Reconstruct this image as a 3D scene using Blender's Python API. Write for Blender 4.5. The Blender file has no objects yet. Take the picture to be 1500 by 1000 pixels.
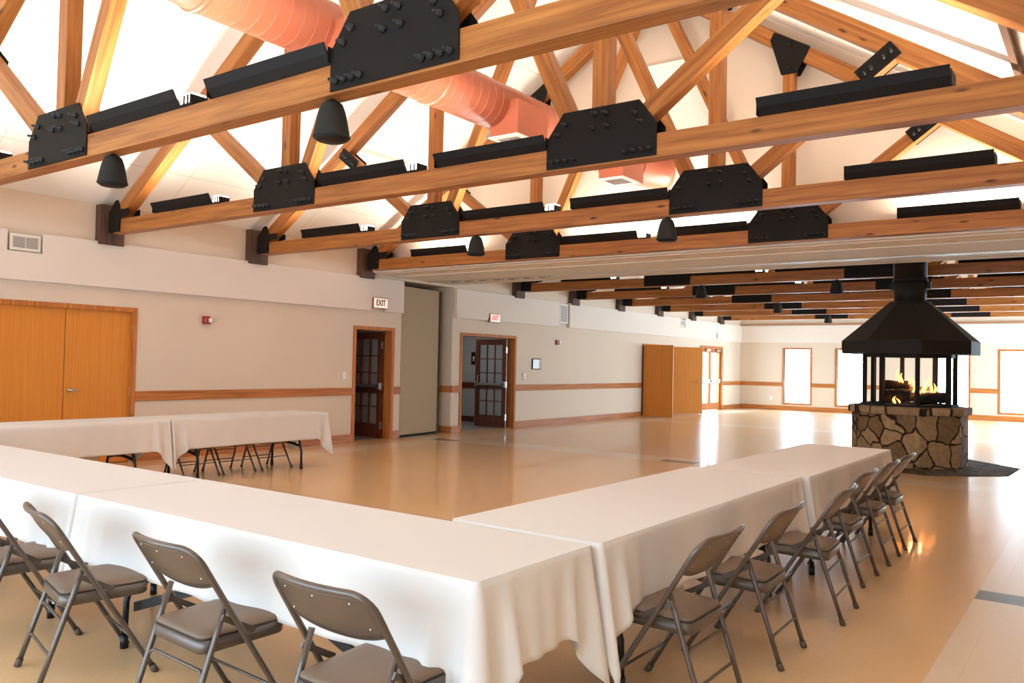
import bpy, bmesh, math, random
from mathutils import Vector, Matrix
random.seed(7)
S = bpy.context.scene
COL = S.collection
PI = math.pi

# ------------------------------------------------------------------ materials
def new_mat(name):
    m = bpy.data.materials.new(name); m.use_nodes = True
    nt = m.node_tree; b = nt.nodes['Principled BSDF']
    return m, nt, b
def lin(c):
    return tuple(((v/255)/12.92 if v/255 <= .04045 else ((v/255+.055)/1.055)**2.4) for v in c) + (1,)
def N(nt, t, **kw):
    n = nt.nodes.new(t)
    for k, v in kw.items(): setattr(n, k, v)
    return n
def plain(name, c, rough=.5, metal=0, noise=0, nscale=60, bump=0, spec=.5, coat=0, coatr=.1):
    m, nt, b = new_mat(name)
    b.inputs['Base Color'].default_value = lin(c); b.inputs['Roughness'].default_value = rough
    b.inputs['Metallic'].default_value = metal; b.inputs['Specular IOR Level'].default_value = spec
    b.inputs['Coat Weight'].default_value = coat; b.inputs['Coat Roughness'].default_value = coatr
    if noise or bump:
        tc = N(nt, 'ShaderNodeTexCoord'); nz = N(nt, 'ShaderNodeTexNoise'); nz.inputs['Scale'].default_value = nscale
        nz.inputs['Detail'].default_value = 4
        nt.links.new(tc.outputs['Object'], nz.inputs['Vector'])
        if noise:
            mx = N(nt, 'ShaderNodeMix', data_type='RGBA')
            d = [max(0, v*(1-noise)) for v in c]; e = [min(255, v*(1+noise*.6)) for v in c]
            mx.inputs[6].default_value = lin(d); mx.inputs[7].default_value = lin(e)
            nt.links.new(nz.outputs['Fac'], mx.inputs[0]); nt.links.new(mx.outputs[2], b.inputs['Base Color'])
        if bump:
            bp = N(nt, 'ShaderNodeBump'); bp.inputs['Strength'].default_value = bump; bp.inputs['Distance'].default_value = .01
            nt.links.new(nz.outputs['Fac'], bp.inputs['Height']); nt.links.new(bp.outputs['Normal'], b.inputs['Normal'])
    return m
def wood(name, dark, light, knot=None, rough=.45, sc=(1.2, 14, 14), axis=0, knots=True, coat=0.0):
    """grain runs along the given object axis"""
    m, nt, b = new_mat(name)
    b.inputs['Roughness'].default_value = rough; b.inputs['Coat Weight'].default_value = coat
    b.inputs['Specular IOR Level'].default_value = .3
    tc = N(nt, 'ShaderNodeTexCoord'); mp = N(nt, 'ShaderNodeMapping'); oi = N(nt, 'ShaderNodeObjectInfo')
    v = list(sc)
    if axis == 1: v = [sc[1], sc[0], sc[2]]
    if axis == 2: v = [sc[1], sc[2], sc[0]]
    mp.inputs['Scale'].default_value = v
    mul = N(nt, 'ShaderNodeMath', operation='MULTIPLY'); mul.inputs[1].default_value = 37
    nt.links.new(oi.outputs['Random'], mul.inputs[0]); nt.links.new(mul.outputs[0], mp.inputs['Location'])
    nt.links.new(tc.outputs['Object'], mp.inputs['Vector'])
    nz = N(nt, 'ShaderNodeTexNoise'); nz.inputs['Scale'].default_value = 1.3; nz.inputs['Detail'].default_value = 6
    nz.inputs['Distortion'].default_value = .6
    nt.links.new(mp.outputs['Vector'], nz.inputs['Vector'])
    cr = N(nt, 'ShaderNodeValToRGB'); cr.color_ramp.elements[0].position = .33; cr.color_ramp.elements[1].position = .66
    cr.color_ramp.elements[0].color = lin(dark); cr.color_ramp.elements[1].color = lin(light)
    nt.links.new(nz.outputs['Fac'], cr.inputs['Fac'])
    last = cr.outputs['Color']
    mpf = N(nt, 'ShaderNodeMapping'); mpf.inputs['Scale'].default_value = [q*(4.5 if q > 3 else 1.6) for q in v]
    nt.links.new(mul.outputs[0], mpf.inputs['Location']); nt.links.new(tc.outputs['Object'], mpf.inputs['Vector'])
    nf = N(nt, 'ShaderNodeTexNoise'); nf.inputs['Scale'].default_value = 1.5; nf.inputs['Detail'].default_value = 3
    nt.links.new(mpf.outputs['Vector'], nf.inputs['Vector'])
    rf = N(nt, 'ShaderNodeMapRange'); rf.inputs[1].default_value = .3; rf.inputs[2].default_value = .62; rf.inputs[3].default_value = .72; rf.inputs[4].default_value = 1.06
    nt.links.new(nf.outputs['Fac'], rf.inputs[0])
    mf = N(nt, 'ShaderNodeMix', data_type='RGBA', blend_type='MULTIPLY'); mf.inputs[0].default_value = .65 if knots else .3
    nt.links.new(last, mf.inputs[6]); nt.links.new(rf.outputs[0], mf.inputs[7]); last = mf.outputs[2]
    if knots:
        mp2 = N(nt, 'ShaderNodeMapping'); w = [1.0, 3.4, 3.4]
        if axis == 1: w = [3.4, 1.0, 3.4]
        if axis == 2: w = [3.4, 3.4, 1.0]
        mp2.inputs['Scale'].default_value = w
        nt.links.new(mul.outputs[0], mp2.inputs['Location']); nt.links.new(tc.outputs['Object'], mp2.inputs['Vector'])
        vo = N(nt, 'ShaderNodeTexVoronoi'); vo.inputs['Scale'].default_value = 1.9
        nt.links.new(mp2.outputs['Vector'], vo.inputs['Vector'])
        k = N(nt, 'ShaderNodeValToRGB'); k.color_ramp.elements[0].position = .05; k.color_ramp.elements[1].position = .13
        k.color_ramp.elements[0].color = (1, 1, 1, 1); k.color_ramp.elements[1].color = (0, 0, 0, 1)
        nt.links.new(vo.outputs['Distance'], k.inputs['Fac'])
        mx = N(nt, 'ShaderNodeMix', data_type='RGBA'); mx.inputs[7].default_value = lin(knot or dark)
        nt.links.new(k.outputs['Color'], mx.inputs[0]); nt.links.new(last, mx.inputs[6]); last = mx.outputs[2]
    nt.links.new(last, b.inputs['Base Color'])
    bp = N(nt, 'ShaderNodeBump'); bp.inputs['Strength'].default_value = .15; bp.inputs['Distance'].default_value = .01
    nt.links.new(nz.outputs['Fac'], bp.inputs['Height']); nt.links.new(bp.outputs['Normal'], b.inputs['Normal'])
    return m
def emit(name, c, s):
    m, nt, b = new_mat(name)
    b.inputs['Base Color'].default_value = lin(c); b.inputs['Emission Color'].default_value = lin(c)
    b.inputs['Emission Strength'].default_value = s
    return m

M = {}
M['beam'] = wood('fir beams', (138, 80, 34), (176, 112, 54), knot=(74, 40, 20), sc=(.9, 22, 22))
M['oak'] = wood('oak trim', (150, 84, 32), (198, 126, 62), rough=.6, sc=(1, 40, 40), axis=1, knots=False, coat=0)
M['oakz'] = wood('oak casing', (158, 88, 36), (200, 124, 60), rough=.6, sc=(1, 40, 40), axis=2, knots=False, coat=0)
M['oakx'] = wood('oak rail', (158, 88, 36), (205, 130, 66), rough=.6, sc=(1, 40, 40), axis=0, knots=False, coat=0)
M['doorwood'] = wood('oak veneer', (204, 124, 44), (212, 134, 50), rough=.5, sc=(.6, 30, 30), axis=2, knots=False)
M['mahog'] = wood('red brown door wood', (84, 38, 20), (112, 54, 30), rough=.35, sc=(.8, 30, 30), axis=2, knots=False, coat=.3)
M['post'] = wood('brown stained post', (72, 50, 38), (98, 70, 54), rough=.6, sc=(.8, 30, 30), axis=2, knots=False)
M['wall'] = plain('beige wall', (218, 199, 178), .85, noise=.035, nscale=90, bump=.08, spec=.2)
M['wallpanel'] = plain('pale fabric wall panel', (228, 214, 200), .9, noise=.03, nscale=160, bump=.15, spec=.15)
def ceil_mat():
    m, nt, b = new_mat('white ceiling board'); b.inputs['Roughness'].default_value = .9; b.inputs['Specular IOR Level'].default_value = .15
    tc = N(nt, 'ShaderNodeTexCoord'); mp = N(nt, 'ShaderNodeMapping'); mp.inputs['Location'].default_value = (8.40, -4.27, 0)
    nt.links.new(tc.outputs['Object'], mp.inputs['Vector'])
    br = N(nt, 'ShaderNodeTexBrick'); br.offset = 0; br.inputs['Scale'].default_value = 1; br.inputs['Mortar Size'].default_value = .005
    br.inputs['Brick Width'].default_value = 1.07; br.inputs['Row Height'].default_value = 2.44
    c = lin((238, 230, 218)); br.inputs['Color1'].default_value = c; br.inputs['Color2'].default_value = c; br.inputs['Mortar'].default_value = lin((214, 196, 172))
    nt.links.new(mp.outputs[0], br.inputs['Vector']); nt.links.new(br.outputs['Color'], b.inputs['Base Color'])
    return m
M['ceiling'] = ceil_mat()
M['panelwhite'] = plain('white acoustic board', (244, 238, 228), .9, noise=.02, nscale=80, spec=.1)
M['edgebrown'] = plain('brown board edge', (120, 84, 60), .8)
M['black'] = plain('black painted steel', (26, 21, 18), .65, noise=.12, nscale=45, bump=.05, spec=.15)
M['fixture'] = plain('black fixture metal', (24, 20, 18), .6, spec=.2)
M['bolt'] = plain('black bolt', (22, 20, 20), .4, metal=.3)
M['speaker'] = plain('black speaker cloth', (40, 38, 34), .8, noise=.2, nscale=220, bump=.1, spec=.25)
M['duct'] = plain('terracotta painted duct', (164, 88, 62), .38, spec=.5, noise=.03, nscale=6)
M['grille'] = plain('white metal grille', (226, 218, 206), .5)
M['grilledark'] = plain('grille slots', (120, 108, 96), .6)
M['header'] = plain('header board', (238, 224, 204), .8, noise=.03, nscale=60, spec=.2)
M['headergrey'] = plain('grey painted track board', (230, 222, 208), .75, noise=.03, nscale=60, spec=.2)
M['track'] = plain('aluminium track', (200, 190, 176), .4, metal=.5)
M['dark'] = plain('dark slot', (14, 12, 11), .9)
M['fold'] = plain('taupe partition vinyl', (172, 150, 120), .8, noise=.06, nscale=180, bump=.1, spec=.2)
M['chrome'] = plain('brushed chrome', (190, 188, 184), .28, metal=1)
M['red'] = plain('red alarm plastic', (150, 26, 20), .4)
M['white'] = plain('white plastic', (236, 230, 220), .5)
M['lens'] = plain('clear strobe lens', (235, 235, 225), .15)
M['exitface'] = emit('exit sign face', (246, 232, 214), .35)
M['exitred'] = emit('exit sign dark red letters', (120, 20, 24), .25)
M['exitlit'] = emit('exit sign lit red letters', (240, 40, 34), 1.6)
M['lamp'] = emit('lamp tube', (255, 236, 205), 9)
M['chairmetal'] = plain('taupe enamelled steel', (84, 70, 60), .35, metal=.25, noise=.05, nscale=300, spec=.6, coat=.3, coatr=.2)
M['vinyl'] = plain('tan vinyl', (112, 91, 74), .5, noise=.06, nscale=240, bump=.06, spec=.4)
M['piping'] = plain('dark vinyl piping', (48, 34, 28), .5)
M['lowdoor'] = plain('dull kick plate', (150, 122, 92), .5)
M['rubber'] = plain('brown rubber foot', (84, 66, 54), .7)
M['rivet'] = plain('bright rivet', (230, 225, 215), .3, metal=.8)
M['tablewood'] = plain('table laminate', (170, 160, 148), .4)
M['tableleg'] = plain('black table leg', (20, 19, 20), .4, metal=.2)
M['carpet'] = plain('corridor floor', (150, 146, 140), .3, noise=.05, nscale=80)
M['corrwall'] = plain('grey corridor wall', (176, 172, 166), .85, noise=.03, nscale=90)
M['pic'] = plain('picture paper', (232, 238, 240), .3)
M['picpart'] = plain('picture printed band', (190, 176, 156), .4)
M['brownbase'] = wood('brown wood base', (150, 86, 40), (190, 118, 66), rough=.4, sc=(1, 30, 30), axis=1, knots=False)
M['log'] = plain('charred log', (44, 36, 30), .95, noise=.5, nscale=14, bump=.8)
M['ember'] = emit('glowing ember', (255, 90, 30), 6)
M['flame'] = emit('flame', (255, 150, 60), 7)
M['hood'] = plain('black hood steel', (38, 31, 25), .6, noise=.1, nscale=50, spec=.2)
M['ash'] = plain('dark fire grate', (30, 26, 24), .9)

def glass(tint=1.0, name='window glass'):
    m = bpy.data.materials.new(name); m.use_nodes = True; nt = m.node_tree; nt.nodes.clear()
    o = N(nt, 'ShaderNodeOutputMaterial'); t = N(nt, 'ShaderNodeBsdfTransparent'); g = N(nt, 'ShaderNodeBsdfGlossy')
    g.inputs['Roughness'].default_value = .03; t.inputs['Color'].default_value = (tint, tint, tint, 1)
    lw = N(nt, 'ShaderNodeLayerWeight'); lw.inputs['Blend'].default_value = .5
    pw = N(nt, 'ShaderNodeMath', operation='POWER'); pw.inputs[1].default_value = 4; nt.links.new(lw.outputs['Facing'], pw.inputs[0])
    f = N(nt, 'ShaderNodeMath', operation='MULTIPLY_ADD'); f.inputs[1].default_value = .6; f.inputs[2].default_value = .03; nt.links.new(pw.outputs[0], f.inputs[0])
    mx = N(nt, 'ShaderNodeMixShader')
    nt.links.new(f.outputs[0], mx.inputs[0]); nt.links.new(t.outputs[0], mx.inputs[1]); nt.links.new(g.outputs[0], mx.inputs[2])
    nt.links.new(mx.outputs[0], o.inputs['Surface']); return m
M['glass'] = glass(); M['dimming'] = glass(.35, 'tinted window glass')  # tint added to the unseen rear panes to weaken their daylight

def cloth_mat():
    m, nt, b = new_mat('white table linen')
    b.inputs['Base Color'].default_value = lin((232, 226, 220)); b.inputs['Roughness'].default_value = .8
    b.inputs['Specular IOR Level'].default_value = .2; b.inputs['Sheen Weight'].default_value = .2
    tc = N(nt, 'ShaderNodeTexCoord'); nz = N(nt, 'ShaderNodeTexNoise'); nz.inputs['Scale'].default_value = 3.2; nz.inputs['Detail'].default_value = 3
    nt.links.new(tc.outputs['Object'], nz.inputs['Vector'])
    bp = N(nt, 'ShaderNodeBump'); bp.inputs['Strength'].default_value = .12; bp.inputs['Distance'].default_value = .03
    nt.links.new(nz.outputs['Fac'], bp.inputs['Height']); nt.links.new(bp.outputs['Normal'], b.inputs['Normal'])
    tr = N(nt, 'ShaderNodeBsdfTranslucent'); tr.inputs['Color'].default_value = lin((240, 226, 208))
    mx = N(nt, 'ShaderNodeMixShader'); mx.inputs[0].default_value = .22
    out = nt.nodes['Material Output']
    nt.links.new(b.outputs[0], mx.inputs[1]); nt.links.new(tr.outputs[0], mx.inputs[2]); nt.links.new(mx.outputs[0], out.inputs['Surface'])
    return m
M['cloth'] = cloth_mat()

def floor_mat():
    m, nt, b = new_mat('polished speckled floor tile')
    tc = N(nt, 'ShaderNodeTexCoord'); sep = N(nt, 'ShaderNodeSeparateXYZ'); nt.links.new(tc.outputs['Object'], sep.inputs[0])
    def rng(sock, a, c):
        g = N(nt, 'ShaderNodeMath', operation='GREATER_THAN'); g.inputs[1].default_value = a; nt.links.new(sock, g.inputs[0])
        l = N(nt, 'ShaderNodeMath', operation='LESS_THAN'); l.inputs[1].default_value = c; nt.links.new(sock, l.inputs[0])
        r = N(nt, 'ShaderNodeMath', operation='MULTIPLY'); nt.links.new(g.outputs[0], r.inputs[0]); nt.links.new(l.outputs[0], r.inputs[1])
        return r.outputs[0]
    def op(a, c, o):
        r = N(nt, 'ShaderNodeMath', operation=o); nt.links.new(a, r.inputs[0]); nt.links.new(c, r.inputs[1]); return r.outputs[0]
    X, Y = sep.outputs[0], sep.outputs[1]
    bands = rng(X, -.745, 1.2)
    for a, c in ((12.1, 12.75), (20.6, 21.2)):
        bands = op(bands, rng(Y, a, c), 'MAXIMUM')
    bands = op(bands, rng(X, -10.7, -10.1), 'MAXIMUM')
    acc = None
    for x0, x1, y0, y1 in ((-.745, .2, 6.38, 6.66), (-5.85, -5.25, 12.1, 12.4), (-.745, .2, 20.9, 21.2), (-10.7, -10.1, 12.1, 12.4)):
        r = op(rng(X, x0, x1), rng(Y, y0, y1), 'MULTIPLY'); acc = r if acc is None else op(acc, r, 'MAXIMUM')
    nz = N(nt, 'ShaderNodeTexNoise'); nz.inputs['Scale'].default_value = 150; nz.inputs['Detail'].default_value = 5; nz.inputs['Roughness'].default_value = .8
    nt.links.new(tc.outputs['Object'], nz.inputs['Vector'])
    def ramp(c1, c2):
        r = N(nt, 'ShaderNodeValToRGB'); r.color_ramp.elements[0].position = .38; r.color_ramp.elements[1].position = .62
        r.color_ramp.elements[0].color = lin(c1); r.color_ramp.elements[1].color = lin(c2)
        nt.links.new(nz.outputs['Fac'], r.inputs['Fac']); return r.outputs['Color']
    c1 = ramp(FLOOR_A, FLOOR_B); c2 = ramp((214, 190, 162), (232, 212, 188))
    mx = N(nt, 'ShaderNodeMix', data_type='RGBA'); nt.links.new(bands, mx.inputs[0]); nt.links.new(c1, mx.inputs[6]); nt.links.new(c2, mx.inputs[7])
    mx2 = N(nt, 'ShaderNodeMix', data_type='RGBA'); nt.links.new(acc, mx2.inputs[0]); nt.links.new(mx.outputs[2], mx2.inputs[6]); mx2.inputs[7].default_value = lin((74, 78, 72))
    # tile joints every 0.305 m
    br = N(nt, 'ShaderNodeTexBrick'); br.offset = 0; br.inputs['Scale'].default_value = 1; br.inputs['Mortar Size'].default_value = .0016
    br.inputs['Brick Width'].default_value = .61; br.inputs['Row Height'].default_value = .61
    br.inputs['Color1'].default_value = (1, 1, 1, 1); br.inputs['Color2'].default_value = (.985, .985, .985, 1); br.inputs['Mortar'].default_value = (.86, .86, .86, 1)
    nt.links.new(tc.outputs['Object'], br.inputs['Vector'])
    mm = N(nt, 'ShaderNodeMix', data_type='RGBA', blend_type='MULTIPLY'); mm.inputs[0].default_value = 1
    nt.links.new(mx2.outputs[2], mm.inputs[6]); nt.links.new(br.outputs['Color'], mm.inputs[7])
    nt.links.new(mm.outputs[2], b.inputs['Base Color'])
    b.inputs['Roughness'].default_value = .28; b.inputs['Specular IOR Level'].default_value = .4
    b.inputs['Coat Weight'].default_value = .35; b.inputs['Coat Roughness'].default_value = .07; b.inputs['Coat IOR'].default_value = 1.5
    n2 = N(nt, 'ShaderNodeTexNoise'); n2.inputs['Scale'].default_value = 2.2; n2.inputs['Detail'].default_value = 2
    nt.links.new(tc.outputs['Object'], n2.inputs['Vector'])
    bp = N(nt, 'ShaderNodeBump'); bp.inputs['Strength'].default_value = .1; bp.inputs['Distance'].default_value = .02
    nt.links.new(n2.outputs['Fac'], bp.inputs['Height'])
    nt.links.new(bp.outputs['Normal'], b.inputs['Normal']); nt.links.new(bp.outputs['Normal'], b.inputs['Coat Normal'])
    return m
FLOOR_A, FLOOR_B = (204, 162, 114), (230, 194, 148)
M['floor'] = floor_mat()

def stone_mat(name, sc, c1=(124, 98, 68), c2=(176, 146, 108), mort=(52, 34, 24)):
    m, nt, b = new_mat(name)
    b.inputs['Roughness'].default_value = .85; b.inputs['Specular IOR Level'].default_value = .25
    tc = N(nt, 'ShaderNodeTexCoord'); mp = N(nt, 'ShaderNodeMapping'); mp.inputs['Scale'].default_value = sc
    nt.links.new(tc.outputs['Object'], mp.inputs['Vector'])
    nzd = N(nt, 'ShaderNodeTexNoise'); nzd.inputs['Scale'].default_value = 2
    nt.links.new(mp.outputs[0], nzd.inputs['Vector'])
    vm = N(nt, 'ShaderNodeVectorMath', operation='SCALE'); vm.inputs['Scale'].default_value = .35
    nt.links.new(nzd.outputs['Color'], vm.inputs[0])
    va = N(nt, 'ShaderNodeVectorMath', operation='ADD'); nt.links.new(mp.outputs[0], va.inputs[0]); nt.links.new(vm.outputs[0], va.inputs[1])
    v1 = N(nt, 'ShaderNodeTexVoronoi', feature='DISTANCE_TO_EDGE'); v2 = N(nt, 'ShaderNodeTexVoronoi')
    for v in (v1, v2):
        v.inputs['Scale'].default_value = 1; nt.links.new(va.outputs[0], v.inputs['Vector'])
    r = N(nt, 'ShaderNodeValToRGB'); r.color_ramp.elements[0].position = .018; r.color_ramp.elements[1].position = .045
    nt.links.new(v1.outputs['Distance'], r.inputs['Fac'])
    sp = N(nt, 'ShaderNodeSeparateColor'); nt.links.new(v2.outputs['Color'], sp.inputs[0])
    cr = N(nt, 'ShaderNodeValToRGB'); cr.color_ramp.elements[0].color = lin(c1); cr.color_ramp.elements[1].color = lin(c2)
    nt.links.new(sp.outputs[0], cr.inputs['Fac'])
    nz = N(nt, 'ShaderNodeTexNoise'); nz.inputs['Scale'].default_value = 18; nz.inputs['Detail'].default_value = 6
    nt.links.new(tc.outputs['Object'], nz.inputs['Vector'])
    mm = N(nt, 'ShaderNodeMix', data_type='RGBA', blend_type='OVERLAY'); mm.inputs[0].default_value = .5
    nt.links.new(cr.outputs['Color'], mm.inputs[6]); nt.links.new(nz.outputs['Fac'], mm.inputs[7])
    mx = N(nt, 'ShaderNodeMix', data_type='RGBA'); mx.inputs[6].default_value = lin(mort)
    nt.links.new(r.outputs['Color'], mx.inputs[0]); nt.links.new(mm.outputs[2], mx.inputs[7]); nt.links.new(mx.outputs[2], b.inputs['Base Color'])
    bp = N(nt, 'ShaderNodeBump'); bp.inputs['Strength'].default_value = .8; bp.inputs['Distance'].default_value = .03
    nt.links.new(r.outputs['Color'], bp.inputs['Height']); nt.links.new(bp.outputs['Normal'], b.inputs['Normal'])
    return m
M['stone'] = stone_mat('fieldstone', (3.1, 3.1, 3.1))
M['ledge'] = stone_mat('ledge stone', (2.4, 2.4, .3), (140, 112, 82), (180, 152, 118))
M['slate'] = stone_mat('dark slate hearth', (5, 5, 1), (78, 66, 50), (120, 104, 80), (36, 28, 22))

# ------------------------------------------------------------------ mesh builder
class MB:
    def __init__(s): s.bm = bmesh.new()
    def box(s, x0, x1, y0, y1, z0, z1, mat=None):
        vs = [s.bm.verts.new((x, y, z)) for x in (x0, x1) for y in (y0, y1) for z in (z0, z1)]
        if mat is not None:
            for v in vs: v.co = mat @ v.co
        for f in ((0, 1, 3, 2), (4, 6, 7, 5), (0, 4, 5, 1), (2, 3, 7, 6), (0, 2, 6, 4), (1, 5, 7, 3)):
            s.bm.faces.new([vs[i] for i in f])
        return s
    def prism(s, pts, off, a=0):
        """pts: list of 3D points of a planar polygon, off: extrusion vector"""
        off = Vector(off)
        a = [s.bm.verts.new(p) for p in pts]; b = [s.bm.verts.new(Vector(p)+off) for p in pts]
        s.bm.faces.new(a); s.bm.faces.new(b[::-1]); n = len(pts)
        for i in range(n): s.bm.faces.new((a[i], b[i], b[(i+1) % n], a[(i+1) % n]))
        return s
    def tube(s, pts, r, n=10, closed=False, caps=True):
        pts = [Vector(p) for p in pts]; m = len(pts); rings = []
        rad = r if isinstance(r, (list, tuple)) else [r]*m
        ref = None
        for i in range(m):
            if closed: t = (pts[(i+1) % m]-pts[i-1]).normalized()
            else: t = (pts[min(i+1, m-1)]-pts[max(i-1, 0)]).normalized()
            if ref is None:
                ref = Vector((0, 0, 1)) if abs(t.z) < .9 else Vector((1, 0, 0))
            u = (ref - t*ref.dot(t)).normalized(); ref = u; w = t.cross(u)
            rings.append([s.bm.verts.new(pts[i]+(u*math.cos(2*PI*k/n)+w*math.sin(2*PI*k/n))*rad[i]) for k in range(n)])
        for i in range(m if closed else m-1):
            a, b = rings[i], rings[(i+1) % m]
            for k in range(n):
                f = s.bm.faces.new((a[k], a[(k+1) % n], b[(k+1) % n], b[k])); f.smooth = True
        if caps and not closed:
            s.bm.faces.new(rings[0][::-1]); s.bm.faces.new(rings[-1])
        return s
    def lathe(s, prof, c=(0, 0, 0), n=28, smooth=True, axis='z', phase=0):
        c = Vector(c); rings = []
        for r, z in prof:
            ring = []
            for k in range(n):
                a = 2*PI*k/n+phase
                p = Vector((r*math.cos(a), r*math.sin(a), z))
                if axis == 'y': p = Vector((p.x, p.z, p.y))
                if axis == 'x': p = Vector((p.z, p.x, p.y))
                ring.append(s.bm.verts.new(c+p))
            rings.append(ring)
        for a, b in zip(rings, rings[1:]):
            for k in range(n):
                f = s.bm.faces.new((a[k], a[(k+1) % n], b[(k+1) % n], b[k])); f.smooth = smooth
        if prof[0][0] > 1e-5: s.bm.faces.new(rings[0][::-1])
        if prof[-1][0] > 1e-5: s.bm.faces.new(rings[-1])
        return s
    def build(s, name, mat, parent=None, bevel=0, shift=None, smooth=False):
        bmesh.ops.remove_doubles(s.bm, verts=s.bm.verts, dist=1e-6)
        bmesh.ops.recalc_face_normals(s.bm, faces=s.bm.faces)
        if parent is not None and shift is None:
            off = Vector((0, 0, 0)); p = parent
            while p is not None: off += p.location; p = p.parent
            for v in s.bm.verts: v.co -= off
        elif shift is not None:
            for v in s.bm.verts: v.co -= Vector(shift)
        me = bpy.data.meshes.new(name); s.bm.to_mesh(me); s.bm.free()
        if smooth:
            for p in me.polygons: p.use_smooth = True
        me.materials.append(mat if not isinstance(mat, str) else M[mat])
        o = bpy.data.objects.new(name, me); COL.objects.link(o); o.parent = parent
        if parent is None and shift is not None: o.location = Vector(shift)
        if bevel:
            b = o.modifiers.new('edge', 'BEVEL'); b.width = bevel; b.segments = 2; b.limit_method = 'ANGLE'; b.angle_limit = .7
            b.harden_normals = False
        return o
LOC = (0, 0, 0)      # shift for meshes already in local coordinates
def empty(name, loc, label, cat, group=None, rz=0):
    o = bpy.data.objects.new(name, None); COL.objects.link(o); o.empty_display_size = .1
    o.location = loc; o.rotation_euler = (0, 0, rz); o['label'] = label; o['category'] = cat
    if group: o['group'] = group
    return o
def tag(o, label, cat, group=None):
    o['label'] = label; o['category'] = cat
    if group: o['group'] = group
    return o
def struct(o): o['kind'] = 'structure'; return o
def copy_tree(o, parent=None):
    c = o.copy(); COL.objects.link(c); c.parent = parent
    for ch in list(KIDS.get(o.name, [])) or [x for x in bpy.data.objects if x.parent == o]:
        copy_tree(ch, c)
    return c
KIDS = {}

# ------------------------------------------------------------------ key dimensions
W = -11.27; WR = .56; CX = -5.41
YF = 30.12; YB = -1.9
SB, ST = 2.435, 3.06
RB, RT = .857, 1.0
ZC0, ZC1 = 3.155, 3.345
T_Y = [3.44, 5.863, 8.287, 10.71] + [15.6+2.4735*i for i in range(6)]
def ceil_z(x): return 3.58+.632*((x-W) if x < CX else (2*CX-W-x))

# ------------------------------------------------------------------ room shell
def wall_cells(axis, c0, c1, u0, u1, z0, z1, holes):
    """wall normal to axis between c0 and c1, spanning u0..u1, z0..z1, with rectangular holes (ua,ub,za,zb)"""
    us = sorted({u0, u1, *[h[0] for h in holes], *[h[1] for h in holes]}); zs = sorted({z0, z1, *[h[2] for h in holes], *[h[3] for h in holes]})
    us = [u for u in us if u0 <= u <= u1]; zs = [z for z in zs if z0 <= z <= z1]
    mb = MB()
    solid = lambda a, b: not any(h[0] < (a) < h[1] and h[2] < (b) < h[3] for h in holes)
    nu, nz = len(us)-1, len(zs)-1
    g = [[solid((us[i]+us[i+1])/2, (zs[j]+zs[j+1])/2) for j in range(nz)] for i in range(nu)]
    def P(c, u, z): return (c, u, z) if axis == 'x' else (u, c, z)
    def quad(*p): mb.bm.faces.new([mb.bm.verts.new(q) for q in p])
    for i in range(nu):
        for j in range(nz):
            if not g[i][j]: continue
            a, b, c, d = us[i], us[i+1], zs[j], zs[j+1]
            for k in (c0, c1): quad(P(k, a, c), P(k, b, c), P(k, b, d), P(k, a, d))
            if i == 0 or not g[i-1][j]: quad(P(c0, a, c), P(c1, a, c), P(c1, a, d), P(c0, a, d))
            if i == nu-1 or not g[i+1][j]: quad(P(c0, b, c), P(c1, b, c), P(c1, b, d), P(c0, b, d))
            if j == 0 or not g[i][j-1]: quad(P(c0, a, c), P(c1, a, c), P(c1, b, c), P(c0, b, c))
            if j == nz-1 or not g[i][j+1]: quad(P(c0, a, d), P(c1, a, d), P(c1, b, d), P(c0, b, d))
    return mb
D1 = (4.50, 6.34, 0, 2.125); D2 = (10.63, 11.58, 0, 2.08); D3 = (13.71, 15.64, 0, 2.08); DC = (22.2, 24.1, 0, 2.1); D4 = (26.45, 28.3, 0, 2.15)
POCK = (11.83, 13.38, 0, 3.08)
struct(wall_cells('x', W-.18, W, YB, YF, 0, 3.62, [D1, D2, D3, DC, D4, POCK]).build('wall_left', 'wall', shift=(W, 0, 0)))
WZ = (.27, 2.19)
WINS = [(-9.62, -8.70), (-7.78, -6.93), (-4.62, -3.72), (-2.83, -1.93)]
struct(wall_cells('y', YF, YF+.18, W-.18, WR+.18, 0, 3.62, [(a, b, *WZ) for a, b in WINS]).build('wall_far', 'wall', shift=(0, YF, 0)))
BWINS = [(-10.4, -8.0), (-7.7, -5.3), (-5.0, -2.6), (-2.3, .1)]; BZ = (.1, 3.2)
struct(wall_cells('y', YB-.18, YB, W-.18, WR+.18, 0, 3.62, [(a, b, *BZ) for a, b in BWINS]).build('wall_back', 'wall', shift=(0, YB, 0)))
RWINS = [(20.4+2.4*i, 22.0+2.4*i) for i in range(4)]
struct(wall_cells('x', WR, WR+.18, YB, YF, 0, 3.62, [(a, b, .2, 2.9) for a, b in RWINS]).build('wall_right', 'wall', shift=(WR, 0, 0)))
struct(MB().box(W-.2, WR+.2, YB-.2, YF+.2, -.1, 0).build('floor', 'floor', shift=LOC))
def gable(y0, y1, name, zb=3.6):
    pts = [(W, y0, zb), (CX, y0, zb), (2*CX-W, y0, zb), (2*CX-W, y0, ceil_z(2*CX-W)+.02), (CX, y0, ceil_z(CX)+.02), (W, y0, ceil_z(W)+.02)]
    pts = [pts[0], pts[2], pts[3], pts[4], pts[5]]
    return struct(MB().prism(pts, (0, y1-y0, 0)).build(name, 'wall', shift=(0, y0, 0)))
mb = MB()
xr = 2*CX-W
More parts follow.
